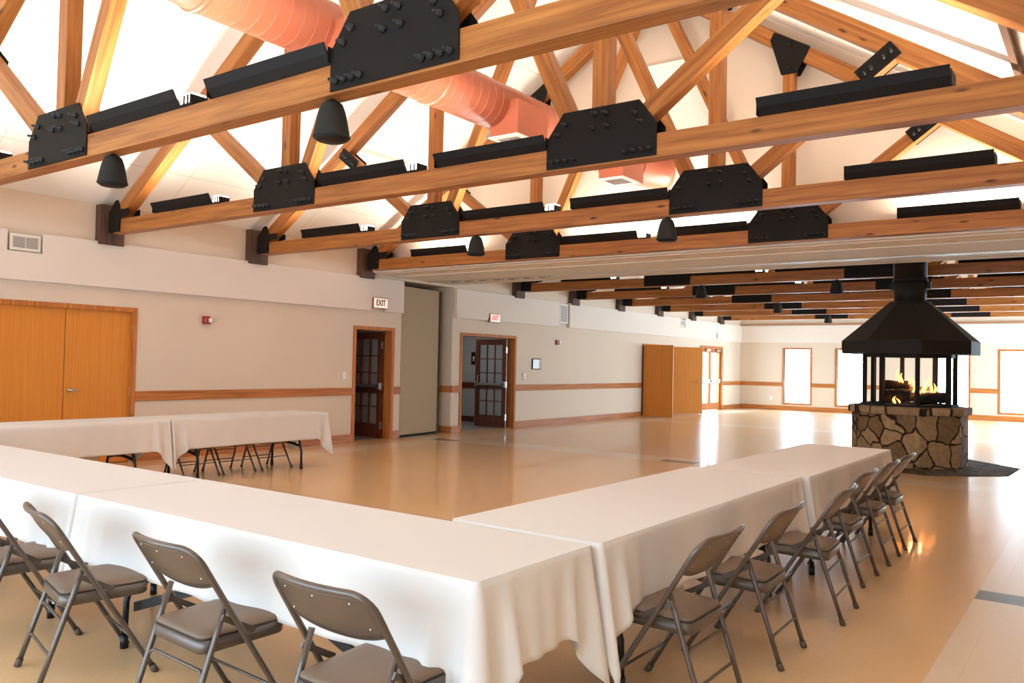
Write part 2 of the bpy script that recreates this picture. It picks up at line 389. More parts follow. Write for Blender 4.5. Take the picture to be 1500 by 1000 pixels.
for sgn in (0, 1):
    f = (lambda x: x) if sgn == 0 else (lambda x: 2*CX-x)
    p = [(f(W-.18), YB-.18, ceil_z(W)-.632*.18), (f(CX), YB-.18, ceil_z(CX)), (f(CX), YB-.18, ceil_z(CX)+.15), (f(W-.18), YB-.18, ceil_z(W)-.632*.18+.15)]
    mb.prism(p, (0, YF-YB+.36, 0))
struct(mb.build('ceiling', 'ceiling', shift=LOC))
# strip of ceiling between the wing of the roof and the right wall
struct(MB().box(xr+.0, WR+.18, YB, YF, 3.62, 3.75).build('ceiling', 'ceiling', shift=LOC))
gable(YF, YF+.15, 'wall_far_gable'); gable(YB-.15, YB, 'wall_back_gable')
gable(11.02, 11.12, 'wall_middle_gable', 3.12); gable(13.05, 13.15, 'wall_second_gable', 3.12)
# white duct chase on the gable above the partition header
struct(MB().box(-5.62, -4.42, 10.93, 11.02, 3.4, 5.93).build('wall_chase', 'panelwhite', shift=(0, 11, 0)))
struct(MB().box(-11.2, -9.3, 10.80, 11.02, 4.98, 5.03).box(-11.2, -9.3, 10.97, 11.02, 4.7, 4.98).build('trim_7', 'panelwhite', shift=(0, 11, 0))) if False else None

# header carrying the folding partition track
struct(MB().box(W, WR, 10.90, 11.6, 3.14, 3.2).build('trim_1', 'header', shift=(0, 11, 0)))
struct(MB().box(W, WR, 11.6, 13.36, 3.125, 3.2).build('trim_2', 'headergrey', shift=(0, 12, 0)))
mb = MB().box(W, WR, 12.55, 12.58, 3.11, 3.126).box(W, WR, 12.62, 12.65, 3.11, 3.126)
struct(mb.build('trim_3', 'track', shift=(0, 12.3, 0)))
for i in range(7):
    x = -10.85+i*.36
    struct(MB().box(x, x+.15, 12.80, 12.84, 3.118, 3.126).box(x+.2, x+.22, 12.80, 12.84, 3.118, 3.126).build('trim_13', 'dark', shift=(x, 12.6, 3.1)))

# soffit panels on the left wall, with notches for the vents and exit signs
def yz_prism(pts, x0, x1): return MB().prism([(x0, y, z) for y, z in pts], (x1-x0, 0, 0))
PX = W+.08
struct(yz_prism([(YB, SB), (10.93, SB), (10.93, 2.49), (11.36, 2.49), (11.36, SB), (11.81, SB), (11.81, ST), (5.06, ST), (5.06, 2.80), (4.63, 2.80), (4.63, ST), (YB, ST)], W, PX).build('trim_4', 'wallpanel', shift=(W, 0, SB), bevel=.006))
struct(yz_prism([(13.42, SB), (14.52, SB), (14.52, 2.50), (14.93, 2.50), (14.93, SB), (17.44, SB), (17.44, ST), (13.42, ST)], W, PX).build('trim_5', 'wallpanel', shift=(W, 13, SB), bevel=.006))
struct(yz_prism([(17.92, SB), (YF, SB), (YF, ST), (25.0, ST), (25.0, 2.78), (24.6, 2.78), (24.6, ST), (17.92, ST)], W, PX).build('trim_6', 'wallpanel', shift=(W, 17, SB), bevel=.006))
struct(MB().box(PX, WR, YF-.08, YF, SB, ST).build('trim_7', 'wallpanel', shift=(0, YF, SB), bevel=.006))
struct(MB().box(W, WR, YF-.1, YF-.04, 3.095, 3.12).build('trim_8', 'oakx', shift=(0, YF, 3)))
# chair rails and baseboards on the left wall
n = 0
for a, b in ((YB, D1[0]-.06), (D1[1]+.06, D2[0]-.06), (D2[1]+.06, 11.83), (13.38, D3[0]-.06), (D3[1]+.06, 22.1), (24.2, D4[0]-.08), (D4[1]+.08, YF)):
    struct(MB().box(W, W+.022, a, b, RB, RT).build('trim_9', 'oak', shift=(W, (a+b)/2, RB), bevel=.004))
    struct(MB().box(W, W+.02, a, b, 0, .15).build('baseboard_left', 'brownbase', shift=(W, (a+b)/2, 0), bevel=.004))
xs = [W]+[v for p in WINS for v in (p[0]-.07, p[1]+.07)]+[WR]
for a, b in zip(xs[::2], xs[1::2]):
    struct(MB().box(a, b, YF-.022, YF, RB, RT).build('trim_10', 'oakx', shift=((a+b)/2, YF, RB), bevel=.004))
struct(MB().box(W, WR, YF-.02, YF, 0, .16).build('baseboard_far', 'oakx', shift=(0, YF, 0), bevel=.004))

# windows of the far wall and of the wall behind the camera
def window(name, a, b, z0, z1, y, s, pane='glass'):
    """casing on the room side; s=+1 the wall lies at larger y"""
    c = .06
    mb = MB()
    y0, y1 = sorted((y-.02*s, y+.12*s))
    mb.box(a-c, a, y0, y1, z0-c, z1+c).box(b, b+c, y0, y1, z0-c, z1+c).box(a, b, y0, y1, z1, z1+c).box(a, b, y0, y1, z0-c, z0)
    f = struct(mb.build(name, 'oakz', shift=((a+b)/2, y, z0), bevel=.004))
    q = y+.09*s
    mb = MB(); mb.bm.faces.new([mb.bm.verts.new(p) for p in ((a, q, z0), (b, q, z0), (b, q, z1), (a, q, z1))]); mb.build('pane', pane, f)
    return f
for i, (a, b) in enumerate(WINS): window('window_%d' % (i+1), a, b, *WZ, YF, 1)
for i, (a, b) in enumerate(BWINS): window('window_%d' % (i+5), a, b, *BZ, YB, -1, 'dimming')

# ---- doors on the left wall
def casing(name, d, c=.06, depth=.2, mat='oakz'):
    a, b, z0, z1 = d; mb = MB()
    e = .008; mb.box(W-depth, W+.02, a-c, a+e, 0, z1+c).box(W-depth, W+.02, b-e, b+c, 0, z1+c).box(W-depth, W+.02, a, b, z1-e, z1+c)
    return struct(mb.build(name, mat, shift=(W, (a+b)/2, 0), bevel=.004))
c = casing('door_1', D1)
for i, (a, b) in enumerate(((D1[0], 5.422), (5.424, D1[1]))):
    lf = MB().box(W-.07, W-.03, a+.004, b-.004, .012, D1[3]-.004).build('door_leaf', 'doorwood', c, bevel=.003)
    MB().box(W-.03, W-.026, a+.03, a+.52, .06, .50).build('lowdoor_plate', 'lowdoor', lf)  # thin dull taupe rectangle low on each leaf
    if i == 1:
        h = MB().lathe([(.028, 0), (.028, .012), (.012, .02), (.012, .05)], (W-.03, 5.50, 1.03), axis='x').tube([(W+.02, 5.50, 1.03), (W+.025, 5.54, 1.03), (W+.022, 5.62, 1.025)], [.012, .011, .008])
        h.build('handle', 'chrome', lf)
        for z in (1.0+.87, .98, .3):
            MB().box(W-.035, W-.018, b-.012, b+.004, z-.06, z+.06).build('hinge', 'chrome', lf)
# french door leaf hinged on the far jamb, opening into the corridor
def french(parent, x_h, y, w=.9, h=2.05, light=False):
    t = .045; x0, x1 = x_h-w, x_h; st = .11
    mb = MB().box(x0, x0+st, y, y+t, .012, h).box(x1-st, x1, y, y+t, .012, h).box(x0+st, x1-st, y, y+t, h-.13, h).box(x0+st, x1-st, y, y+t, .012, .28)
    gx0, gx1, gz0, gz1 = x0+st, x1-st, .28, h-.13
    for k in (1, 2):
        gx = gx0+(gx1-gx0)*k/3; mb.box(gx-.011, gx+.011, y+.006, y+t-.006, gz0, gz1)
    for k in range(1, 5):
        gz = gz0+(gz1-gz0)*k/5; mb.box(gx0, gx1, y+.006, y+t-.006, gz-.011, gz+.011)
    lf = mb.build('door_leaf', 'mahog', parent, bevel=.003)
    MB().box(gx0, gx1, y+t/2-.003, y+t/2+.003, gz0, gz1).build('pane', 'glass', lf)
    MB().box(x0+.06, x1-.02, y-.05, y-.015, .98, 1.03).box(x0+.02, x0+.09, y-.05, y, .95, 1.07).box(x1-.08, x1-.01, y-.05, y, .95, 1.07).build('push_bar', 'chrome', lf)
    MB().tube([(x0+.12, y-.01, 1.2), (x0+.12, y-.06, 1.2), (x0+.12, y-.06, .98), (x0+.12, y-.01, .98)], .01).build('pull_handle', 'chrome', lf)
    for z in (1.8, 1.0, .25):
        MB().box(x1-.008, x1+.018, y-.02, y+.02, z-.07, z+.07).build('hinge', 'chrome', lf)
    MB().box(x0+.004, x0-.004, y, y+t, .012, h).build('edge_strip', 'chrome', lf)
    return lf
c2 = casing('door_2', D2); french(c2, W-.17, D2[1]-.10)
c3 = casing('door_3', D3); french(c3, W-.06, 15.40)
# closet with both leaves standing open
c5 = casing('door_5', DC, mat='oakz')
def leaf(p0, p1, h, parent, z0=.015, t=.042):
    p0 = Vector((*p0, 0)); p1 = Vector((*p1, 0)); d = (p1-p0).normalized(); nrm = Vector((-d.y, d.x, 0))*t
    mb = MB().prism([p0+Vector((0, 0, z0)), p1+Vector((0, 0, z0)), p1+nrm+Vector((0, 0, z0)), p0+nrm+Vector((0, 0, z0))], (0, 0, h-z0))
    return mb.build('door_leaf', 'doorwood', parent, bevel=.002)
l1 = leaf((W+.03, 22.12), (W+.97, 22.18), 2.12, c5); l2 = leaf((W+.03, 24.20), (-10.50, 24.82), 2.12, c5)
MB().tube([(W+.045, 22.09, .05), (W+.045, 22.09, 2.1)], .012).build('hinge', 'fixture', l1)
MB().tube([(-10.56, 24.73, 1.03), (-10.50, 24.66, 1.03), (-10.62, 24.58, 1.03)], .011).lathe([(.03, 0), (.03, .01)], (-10.56, 24.76, 1.03), axis='y').build('handle', 'chrome', l2)
struct(MB().box(W-.9, W-.85, 4.3, 6.5, 0, 2.4).box(W-.9, W-.18, 4.25, 4.3, 0, 2.4).box(W-.9, W-.18, 6.5, 6.55, 0, 2.4).box(W-.9, W-.18, 4.3, 6.5, 2.35, 2.4).box(W-.9, W-.18, 4.3, 6.5, -.02, 0).build('wall_backing', 'corrwall', shift=(W, 5, 0)))  # unseen box added behind the closed doors to stop daylight leaking in
struct(MB().box(W-1.0, W-.95, 22.0, 24.3, 0, 2.5).box(W-1, W-.18, 22.0, 22.05, 0, 2.5).box(W-1, W-.18, 24.25, 24.3, 0, 2.5).box(W-1, W-.18, 22, 24.3, 2.3, 2.35).box(W-1, W-.18, 22, 24.3, -.02, 0).build('wall_closet', 'corrwall', shift=(W, 23, 0)))
# glazed exit doors
c4 = casing('door_4', D4, c=.08)
mid = (D4[0]+D4[1])/2
for a, b in ((D4[0], mid), (mid, D4[1])):
    st = .11
    mb = MB().box(W-.1, W-.05, a+.004, a+st, .012, D4[3]-.005).box(W-.1, W-.05, b-st, b-.004, .012, D4[3]-.005).box(W-.1, W-.05, a+st, b-st, D4[3]-.15, D4[3]-.005).box(W-.1, W-.05, a+st, b-st, .012, .26)
    lf = mb.build('door_leaf', 'oakz', c4, bevel=.003)
    MB().box(W-.08, W-.07, a+st, b-st, .26, D4[3]-.15).build('pane', 'glass', lf)
    MB().box(W-.04, W-.015, a+.05, b-.05, .98, 1.03).box(W-.05, W-.01, a+.03, a+.1, .95, 1.07).box(W-.05, W-.01, b-.1, b-.03, .95, 1.07).build('push_bar', 'chrome', lf)
    MB().box(W-.05, W+.02, b-.45, b-.12, D4[3]-.1, D4[3]-.03).build('door_closer', 'chrome', lf)

# pocket of the folding partition and its cover panel
struct(MB().box(W-1.3, W-1.25, 11.7, 13.5, 0, 3.1).box(W-1.3, W-.18, 11.7, 11.83, 0, 3.1).box(W-1.3, W-.18, 13.38, 13.5, 0, 3.1).box(W-1.3, W-.18, 11.7, 13.5, 3.08, 3.12).box(W-1.3, W-.18, 11.83, 13.38, -.02, 0).build('wall_pocket', 'wall', shift=(W, 12.5, 0)))
pn = empty('folding_partition', (W-.1, 11.9, 0), 'taupe folding partition panel parked in its recess between the two french door openings', 'partition')
p0, p1 = Vector((W-.02, 11.86, .05)), Vector((W-.19, 13.16, .05)); d = (p1-p0).normalized(); nr = Vector((d.y, -d.x, 0))*.06*-1
MB().prism([p0, p1, p1+nr, p0+nr], (0, 0, 2.93)).build('panel', 'fold', pn, bevel=.004)
MB().prism([p1+d*.002, p1+d*.03, p1+d*.03+nr, p1+d*.002+nr], (0, 0, 2.93)).build('edge_seal', 'dark', pn)
MB().prism([p0-Vector((0, 0, .035)), p1-Vector((0, 0, .035)), p1+nr-Vector((0, 0, .035)), p0+nr-Vector((0, 0, .035))], (0, 0, .034)).build('bottom_seal', 'dark', pn)
struct(MB().box(W-.182, W-.162, 13.36, 13.38, 0, 0).build('trim_11', 'oak')) if False else None
struct(MB().box(W-.3, W, 13.358, 13.38, RB, RT).build('trim_11', 'oakx', shift=(W, 13.37, RB)))
struct(MB().box(W-.3, W, 13.36, 13.38, 0, .15).build('baseboard_left', 'oakx', shift=(W, 13.37, 0)))

# corridors behind the french doors
def corridor(name, y0, y1, x1=-13.9, h=2.6):
    mb = MB().box(x1-.1, x1, y0, y1, 0, h).box(x1, W-.18, y0-.08, y0, 0, h).box(x1, W-.18, y1, y1+.08, 0, h).box(x1, W-.18, y0, y1, h, h+.08)
    w = struct(mb.build(name, 'corrwall', shift=(x1, y0, 0)))
    MB().box(x1, W-.18, y1-.02, y1, RB, RT).box(x1, x1+.02, y0, y1, RB, RT).build('chair_rail', 'mahog', w)
    MB().box(x1, W-.18, y1-.02, y1, 0, .15).box(x1, x1+.02, y0, y1, 0, .15).build('skirting', 'mahog', w)
    struct(MB().box(x1, W-.18, y0, y1, -.1, -.001).build('floor_corridor', 'carpet', shift=(x1, y0, 0)))
corridor('wall_corridor', 9.4, 11.62); corridor('wall_corridor', 13.52, 16.3)
sg = MB().box(-13.06, -12.90, 16.27, 16.30, 1.45, 1.76).build('wall_sign', 'black', shift=(-12.98, 16.27, 1.45))
tag(sg, 'small black sign on grey corridor wall seen through the open french door', 'sign')
MB().lathe([(.03, 0), (.03, .004)], (-12.98, 16.265, 1.62), axis='y', n=16).box(-12.995, -12.965, 16.265, 16.27, 1.53, 1.60).build('emblem', 'white', sg)

# ------------------------------------------------------------------ trusses
def beam(name, p0, p1, w, y0, y1, parent, mat='beam'):
    """timber in the truss plane from p0=(x,z) to p1 with its own long axis as local x"""
    a = Vector((p0[0], 0, p0[1])); b = Vector((p1[0], 0, p1[1])); d = b-a; L = d.length
    o = MB().box(-L/2, L/2, y0, y1, -w/2, w/2).build(name, mat, None, bevel=.006)
    o.parent = parent; o.location = (a+b)/2; o.rotation_euler = (0, -math.atan2(d.z, d.x), 0)
    return o
def mir(x): return 2*CX-x
def tc_top(x):    # upper edge of the top chord
    d = (x+10.03) if x < CX else (mir(x)+10.03)
    return 4.10+.66*d
D = .147
def plate(name, pts, parent, y, t=.012, bolts=(), near=True):
    mb = MB().prism([(x, y, z) for x, z in pts], (0, t, 0))
    cx = sum(p[0] for p in pts)/len(pts); cz = sum(p[1] for p in pts)/len(pts)
    o = mb.build(name, 'black', None, shift=(cx, y, cz), bevel=.002); o.parent = parent
    s = -1 if y < D/2 else 1
    if near:
        for bx, bz in bolts:
            b = bpy.data.objects.new('bolt', BOLT); COL.objects.link(b); b.parent = o
            b.location = (bx-cx, (0 if s < 0 else t), bz-cz); b.rotation_euler = (0 if s < 0 else PI, 0, 0)
    return o
mb = MB().lathe([(.024, 0), (.024, -.012), (.018, -.014), (.018, -.03), (.010, -.03), (.010, -.062), (0, -.064)], axis='y', n=8)
bt = mb.build('bolt', 'bolt', None); BOLT = bt.data; bpy.data.objects.remove(bt)

def truss(y, near, label):
    R = empty('roof_truss', (0, y, 0), label, 'truss', 'timber roof trusses')
    beam('bottom_chord', (-10.98, (ZC0+ZC1)/2), (mir(-10.98), (ZC0+ZC1)/2), ZC1-ZC0, 0, D, R)
    for s in (0, 1):
        f = (lambda x: x) if s == 0 else mir
        k = .66; L = math.hypot(1, k); w = .19
        off = w/2*L
        beam('top_chord', (f(-11.0), tc_top(-11.0)-off), (f(CX-.0), tc_top(CX)-off), w, .001, D-.001, R)
        if near is not None:
            beam('vertical_web', (f(-7.405), 3.36), (f(-7.405), tc_top(-7.405)-.2), .15, .004, D-.004, R)
            beam('outer_web', (f(-7.70), 3.44), (f(-9.25), 4.59), .145, .006, D-.006, R)
            beam('inner_web', (f(-7.16), 3.44), (f(-5.46), 7.0), .145, .006, D-.006, R)
        # node plate on the bottom chord, both faces
        c = f(-7.415); P = [(-.515, 3.17), (-.515, 3.42), (-.35, 3.635), (.36, 3.635), (.515, 3.43), (.515, 3.17)]
        P = [(c+px, pz) for px, pz in P]
        bl = [(-.46+.07*i, 3.225) for i in range(4)]+[(.46-.07*i, 3.225) for i in range(4)]+[(-.40, 3.45), (-.33, 3.53), (-.06, 3.46), (.06, 3.57), (-.04, 3.58), (.08, 3.46), (.33, 3.53), (.38, 3.45)]
        bl = [(c+px, pz) for px, pz in bl]
        plate('gusset_plate', P, R, -.013, bolts=bl, near=near); plate('gusset_plate', P, R, D, bolts=bl[:8], near=False)
        # heel shoe
        H = [(-11.09, 3.17), (-11.09, 3.44), (-10.93, 3.60), (-10.86, 3.60), (-10.80, 3.47), (-10.60, 3.47), (-10.60, 3.39), (-10.80, 3.36), (-10.80, 3.17)]
        H = [(f(x), z) for x, z in H]
        plate('heel_plate', H, R, -.013, near=False); plate('heel_plate', H, R, D, near=False)
        x0, x1 = sorted((f(W), f(W+.13)))
        o = MB().box(x0, x1, -.10, D+.10, 3.02, 3.56).build('wall_bracket', 'post', None, bevel=.004); o.parent = R
        if near is None: continue
        # top chord node plate and splice strap
        zc_ = tc_top(c)-.11; q = -1 if s == 0 else 1
        G = [(c+q*dx, zc_+dz) for dx, dz in ((-.25, .12), (-.20, .22), (.27, -.06), (.21, -.18), (.10, -.37), (-.10, -.37))]
        plate('ridge_side_plate', G, R, -.013, bolts=[(c, tc_top(c)-.1), (c, tc_top(c)-.4)], near=near); plate('ridge_side_plate', G, R, D, near=False)
        a = Vector((-8.86, 4.31)); b = Vector((-9.26, 4.61)); dd = (b-a).normalized(); nn = Vector((-dd.y, dd.x))*.085
        b = a+dd*.40
        Q = [(f(q.x), q.y) for q in (a-nn, b-nn, b+nn, a+nn)]
        plate('splice_plate', Q, R, -.013, bolts=[(f((a+dd*t).x), (a+dd*t).y) for t in (.06, .13, .27, .35)], near=near); plate('splice_plate', Q, R, D, near=False)
    if near is not None:
        A = tc_top(CX)
        plate('apex_plate', [(CX-.4, A-.28), (CX, A-.03), (CX+.4, A-.28), (CX+.25, A-.6), (CX-.25, A-.6)], R, -.013, near=False)
        plate('apex_plate', [(CX-.4, A-.28), (CX, A-.03), (CX+.4, A-.28), (CX+.25, A-.6), (CX-.25, A-.6)], R, D, near=False)
    return R
ORD = ['first', 'second', 'third', 'fourth', 'fifth', 'sixth', 'seventh', 'eighth', 'ninth', 'tenth']
WHERE = ['crossing the top of the view above the front table run', 'bearing on the wall beyond the closed double doors', 'bearing on the wall before the dark french door', 'tight against the partition header',
         'just past the partition header', 'bearing above the wall grille', 'two past the header beside the hood flue', 'above the open closet leaves', 'above the glazed exit doors', 'last before the far windows']
def childs(o): return [x for x in bpy.data.objects if x.parent == o]
def deep_copy(o, parent=None):
    c = o.copy(); COL.objects.link(c); c.parent = parent
    for ch in childs(o): deep_copy(ch, c)
    return c
t1 = truss(T_Y[0], True, 'first honey timber roof truss '+WHERE[0])
t5 = truss(T_Y[4], False, 'fifth timber roof truss '+WHERE[4])
for i in (1, 2, 3, 5, 6, 7, 8, 9):
    t = deep_copy(t1 if i < 4 else t5); t.location = (0, T_Y[i], 0)
    t['label'] = '%s timber roof truss %s' % (ORD[i], WHERE[i])

# ------------------------------------------------------------------ uplights on the chords
def uplight(name_label, x0, ye, open_end):
    R = empty('uplight', (x0, ye, ZC1), name_label, 'light fixture', 'black uplight troughs on the trusses')
    L = 1.25
    prof = [(.0, .0), (-.045, .055), (-.075, .118), (-.066, .118), (-.034, .058), (.006, .008), (.13, .008), (.15, .09), (.158, .09), (.14, .0)]
    MB().prism([(0, a, b) for a, b in prof], (L, 0, 0)).build('housing', 'fixture', R, shift=LOC)
    MB().box(-.006, 0, -.04, .14, .0, .1).build('end_cap', 'fixture', R, shift=LOC)
    MB().tube([(.04, .05, .045), (L-.02, .05, .045)], .013, n=8).build('lamp_tube', 'lamp', R, shift=LOC)
    if open_end:
        MB().box(L, L+.13, .0, .12, .004, .095).build('lamp_end', 'lampend', R, shift=LOC)
        mb = MB()
        for k in (.04, .085, .125):
            mb.box(L+k, L+k+.010, -.012, .13, .0, .08)
        mb.box(L, L+.15, -.01, .13, .0, .018).build('lamp_socket', 'fixture', R, shift=LOC)
    else:
        MB().box(L, L+.006, -.04, .14, .0, .1).build('end_cap', 'fixture', R, shift=LOC)
    return R
M['lampend'] = emit('lit lamp end', (255, 248, 235), 5)
UP_X = [(-9.97, True), (-6.80, True), (-5.17, False), (-2.08, False)]
UPN = ['outer uplight near the door wall', 'uplight beside its first node plate', 'uplight before its second node plate', 'outer uplight past its second node plate']
u_open = None; u_shut = None
LP_NEAR, LP_FAR = 35, 7
def area(name, loc, sx, sy, power, col, rot=(0, 0, 0), parent=None, spread=PI):
    l = bpy.data.lights.new(name, 'AREA'); l.shape = 'RECTANGLE'; l.size = sx; l.size_y = sy; l.energy = power; l.color = col; l.spread = spread
    o = bpy.data.objects.new(name, l); COL.objects.link(o); o.location = loc; o.rotation_euler = rot; o.parent = parent
    return o
WARM = (1.0, .95, .87)
for i, ty in enumerate(T_Y):
    for j, (x0, op) in enumerate(UP_X):
        if i > 6: continue
        if op:
            if u_open is None: r = u_open = uplight('', x0, ty, True)
            else: r = deep_copy(u_open)
        else:
            if u_shut is None: r = u_shut = uplight('', x0, ty, False)
            else: r = deep_copy(u_shut)
        r.location = (x0, ty, ZC1)
        r['label'] = 'black trough, %s, on the %s truss from the camera' % (UPN[j], ORD[i])
for i, ty in enumerate(T_Y):
    for j, (x0, op) in enumerate(UP_X):
        if i > 6: continue
        area('lamp_light', (x0+.62, ty+.06, ZC1+.075), 1.1, .07, LP_NEAR if i < 4 else LP_FAR, WARM, rot=(PI, 0, 0))
# unseen bare lamps near the camera
for x0 in (-9.4, -6.2, -4.6, -1.5):
    area('lamp_light', (x0, .9, 3.45), 1.1, .07, LP_NEAR*.8, WARM, rot=(PI, 0, 0))

# ------------------------------------------------------------------ pendant speakers
SPK = [(-6.62, T_Y[0]+.073, 'on the first truss beside its first node plate'), (-3.99, T_Y[0]+.073, 'under the second node plate of the first truss'),
       (-6.67, T_Y[2]+.073, 'on the third truss beside its first node plate'), (-3.98, T_Y[2]+.073, 'on the third truss beside its second node plate'),
       (-6.69, T_Y[4]+.073, 'just past the header, above the wall with the small picture'), (-4.07, T_Y[4]+.073, 'just past the header, beside the hood flue'),
       (-6.76, T_Y[6]+.073, 'two trusses past the header'), (-6.87, T_Y[8]+.073, 'four trusses past the header, close before the windows')]
sp0 = None
for x, y, w in SPK:
    if sp0 is None:
        r = sp0 = empty('pendant_speaker', (0, 0, 0), '', 'speaker', 'bell shaped speakers under the trusses')
        MB().lathe([(.0, -.012), (.045, -.014), (.066, -.03), (.085, -.08), (.100, -.15), (.112, -.215), (.116, -.235), (.108, -.25)], n=32).build('speaker_body', 'speaker', r, shift=LOC)
        MB().lathe([(.108, -.25), (.09, -.262), (.0, -.268)], n=32).build('speaker_grille', 'fixture', r, shift=LOC)
        MB().lathe([(.114, -.228), (.119, -.236), (.114, -.246)], n=32).build('rim', 'speaker', r, shift=LOC)
        MB().lathe([(.02, 0), (.02, -.02)], n=12).build('mount', 'fixture', r, shift=LOC)
    else: r = deep_copy(sp0)
    r.location = (x, y, ZC0); r['label'] = 'black bell shaped speaker hanging '+w

# ------------------------------------------------------------------ spiral duct with outlets
R = empty('air_duct', (CX, 3, 4.29), 'terracotta pink round spiral duct running high between the trusses', 'duct')
DZ, DR = 4.29, .25
seg = 48
def ductring(y, r): return (r, y)
mb = MB(); mb.lathe([(DR-.03, YB+.1), (DR-.03, 3.12), (DR, 3.42), (DR, 10.2)], (CX, 0, DZ), n=seg, axis='y')
mb.build('duct_pipe', 'duct', R)
mb = MB()
y = 3.5
while y < 10.2:
    mb.lathe([(DR, y-.004), (DR+.0022, y), (DR, y+.004)], (CX, 0, DZ), n=seg, axis='y'); y += .125
mb.build('spiral_seam', 'duct', R)
for y in (3.12, 3.45, 6.02, 8.7, 10.15):
    rr = DR-.03 if y < 3.2 else DR
    MB().lathe([(rr, y-.03), (rr+.014, y-.022), (rr+.014, y+.022), (rr, y+.03)], (CX, 0, DZ), n=seg, axis='y').build('collar', 'duct', R)
# elbow into the gable
pts = []
for k in range(9):
    a = PI/2*k/8*.5
    pts.append((CX+.55*(1-math.cos(a))*1.6, 10.15+.95*math.sin(a), DZ))
MB().tube(pts, DR, n=seg).build('elbow', 'duct', R)
for y0, y1 in ((4.55, 5.12), (6.98, 7.55), (9.3, 9.87)):
    b = MB().box(CX-.0, CX+.36, y0, y1, 3.93, 4.3).build('outlet_box', 'duct', R, bevel=.006)
    g = MB().box(CX-.015, CX+.375, y0-.015, y0+.42, 3.915, 3.93).build('outlet_grille', 'grille', b)
    mb = MB()
    for k in range(9):
        mb.box(CX+.05+.03*k, CX+.065+.03*k, y0+.07, y0+.35, 3.91, 3.916)
    mb.build('slots', 'grilledark', g)

# ------------------------------------------------------------------ acoustic boards on the roof slopes
def board(x0, x1, y0, y1, label):
    """slab hung just under the ceiling, between x0 and x1 up the slope"""
    s = 1 if x1 < CX else -1
    g = -.004; t = -.05
    p = [(x0, y0, ceil_z(x0)+g), (x1, y0, ceil_z(x1)+g), (x1, y0, ceil_z(x1)+g+t), (x0, y0, ceil_z(x0)+g+t)]
    cx, cz = (x0+x1)/2, ceil_z((x0+x1)/2)
    o = MB().prism(p, (0, y1-y0, 0)).build('acoustic_board', 'panelwhite', shift=(cx, y0, cz), bevel=.004)
    for m in o.data.polygons: pass
    MB().box(-.01, .01, 0, y1-y0, -.0, .0)
    return tag(o, label, 'acoustic panel', 'white acoustic boards under the roof slopes')
def board_edge(o, x, y0, y1):
    e = MB().box(x-.012, x+.0, y0, y1, ceil_z(x)-.09, ceil_z(x)-.0).build('edge_batten', 'edgebrown', o)
board(-4.6, -.735, 6.3, 8.96, 'large white acoustic board under the roof slope above the side run of tables')
o = MB().prism([(-.72, 6.3, ceil_z(-.72)-.10), (-.66, 6.3, ceil_z(-.66)-.10), (-.66, 6.3, ceil_z(-.66)), (-.72, 6.3, ceil_z(-.72))], (0, 2.58, 0)).build('ceiling_batten', 'edgebrown', shift=(-.7, 6.3, 4.3))
tag(o, 'brown wooden batten closing the lower end of the white acoustic board', 'batten')
o = MB().prism([(-9.43, 8.8, ceil_z(-9.43)-.06), (-9.37, 8.8, ceil_z(-9.37)-.06), (-9.37, 8.8, ceil_z(-9.37)), (-9.43, 8.8, ceil_z(-9.43))], (0, 2.0, 0)).build('ceiling_batten', 'panelwhite', shift=(-9.4, 8.8, 4.7))
tag(o, 'white batten on the door side roof slope just before the partition gable', 'batten')

# ------------------------------------------------------------------ vents, alarms, signs, small wall things
def vent(y0, y1, z0, z1, label, x=PX-.03, rows=9, cat='vent'):
    o = MB().box(x, x+.02, y0, y1, z0, z1).build('wall_vent', 'grille', shift=(x, (y0+y1)/2, z0), bevel=.003)
    tag(o, label, cat)
    mb = MB(); b = .035 if z1-z0 < .3 else .04
    n = rows
    for k in range(n):
        z = z0+b+(z1-z0-2*b)*(k+.2)/n; mb.box(x+.02, x+.023, y0+b, (y0+y1)/2-.006, z, z+(z1-z0-2*b)/n*.55)
        mb.box(x+.02, x+.023, (y0+y1)/2+.006, y1-b, z, z+(z1-z0-2*b)/n*.55)
    mb.build('slots', 'grilledark', o)
    return o
vent(4.66, 5.03, 2.81, 3.02, 'white louvred vent in the wall band above the closed double doors')
MB_f = MB().box(W, W+.03, 4.63, 5.06, 2.78, 2.80); struct(MB_f.build('trim_12', 'brownbase', shift=(W, 4.8, 2.78)))
vent(17.47, 17.84, 2.53, 3.02, 'tall white return grille at the gap in the wall band', rows=16)
vent(24.63, 24.97, 2.80, 3.0, 'small white vent in the pale wall band near the glazed exit doors')
def text_mesh(s, size, name, mat, parent, loc, rot, extr=.002, bold=.0, sx=1):
    cu = bpy.data.curves.new(name, 'FONT'); cu.body = s; cu.size = size; cu.extrude = extr; cu.offset = bold; cu.align_x = 'CENTER'; cu.align_y = 'CENTER'
    t = bpy.data.objects.new(name, cu); COL.objects.link(t)
    dg = bpy.context.evaluated_depsgraph_get(); me = bpy.data.meshes.new_from_object(t.evaluated_get(dg))
    bpy.data.objects.remove(t); me.materials.clear(); me.materials.append(M[mat])
    o = bpy.data.objects.new(name, me); COL.objects.link(o); o.parent = parent; o.location = loc; o.rotation_euler = rot; o.scale = (sx, 1, 1)
    return o
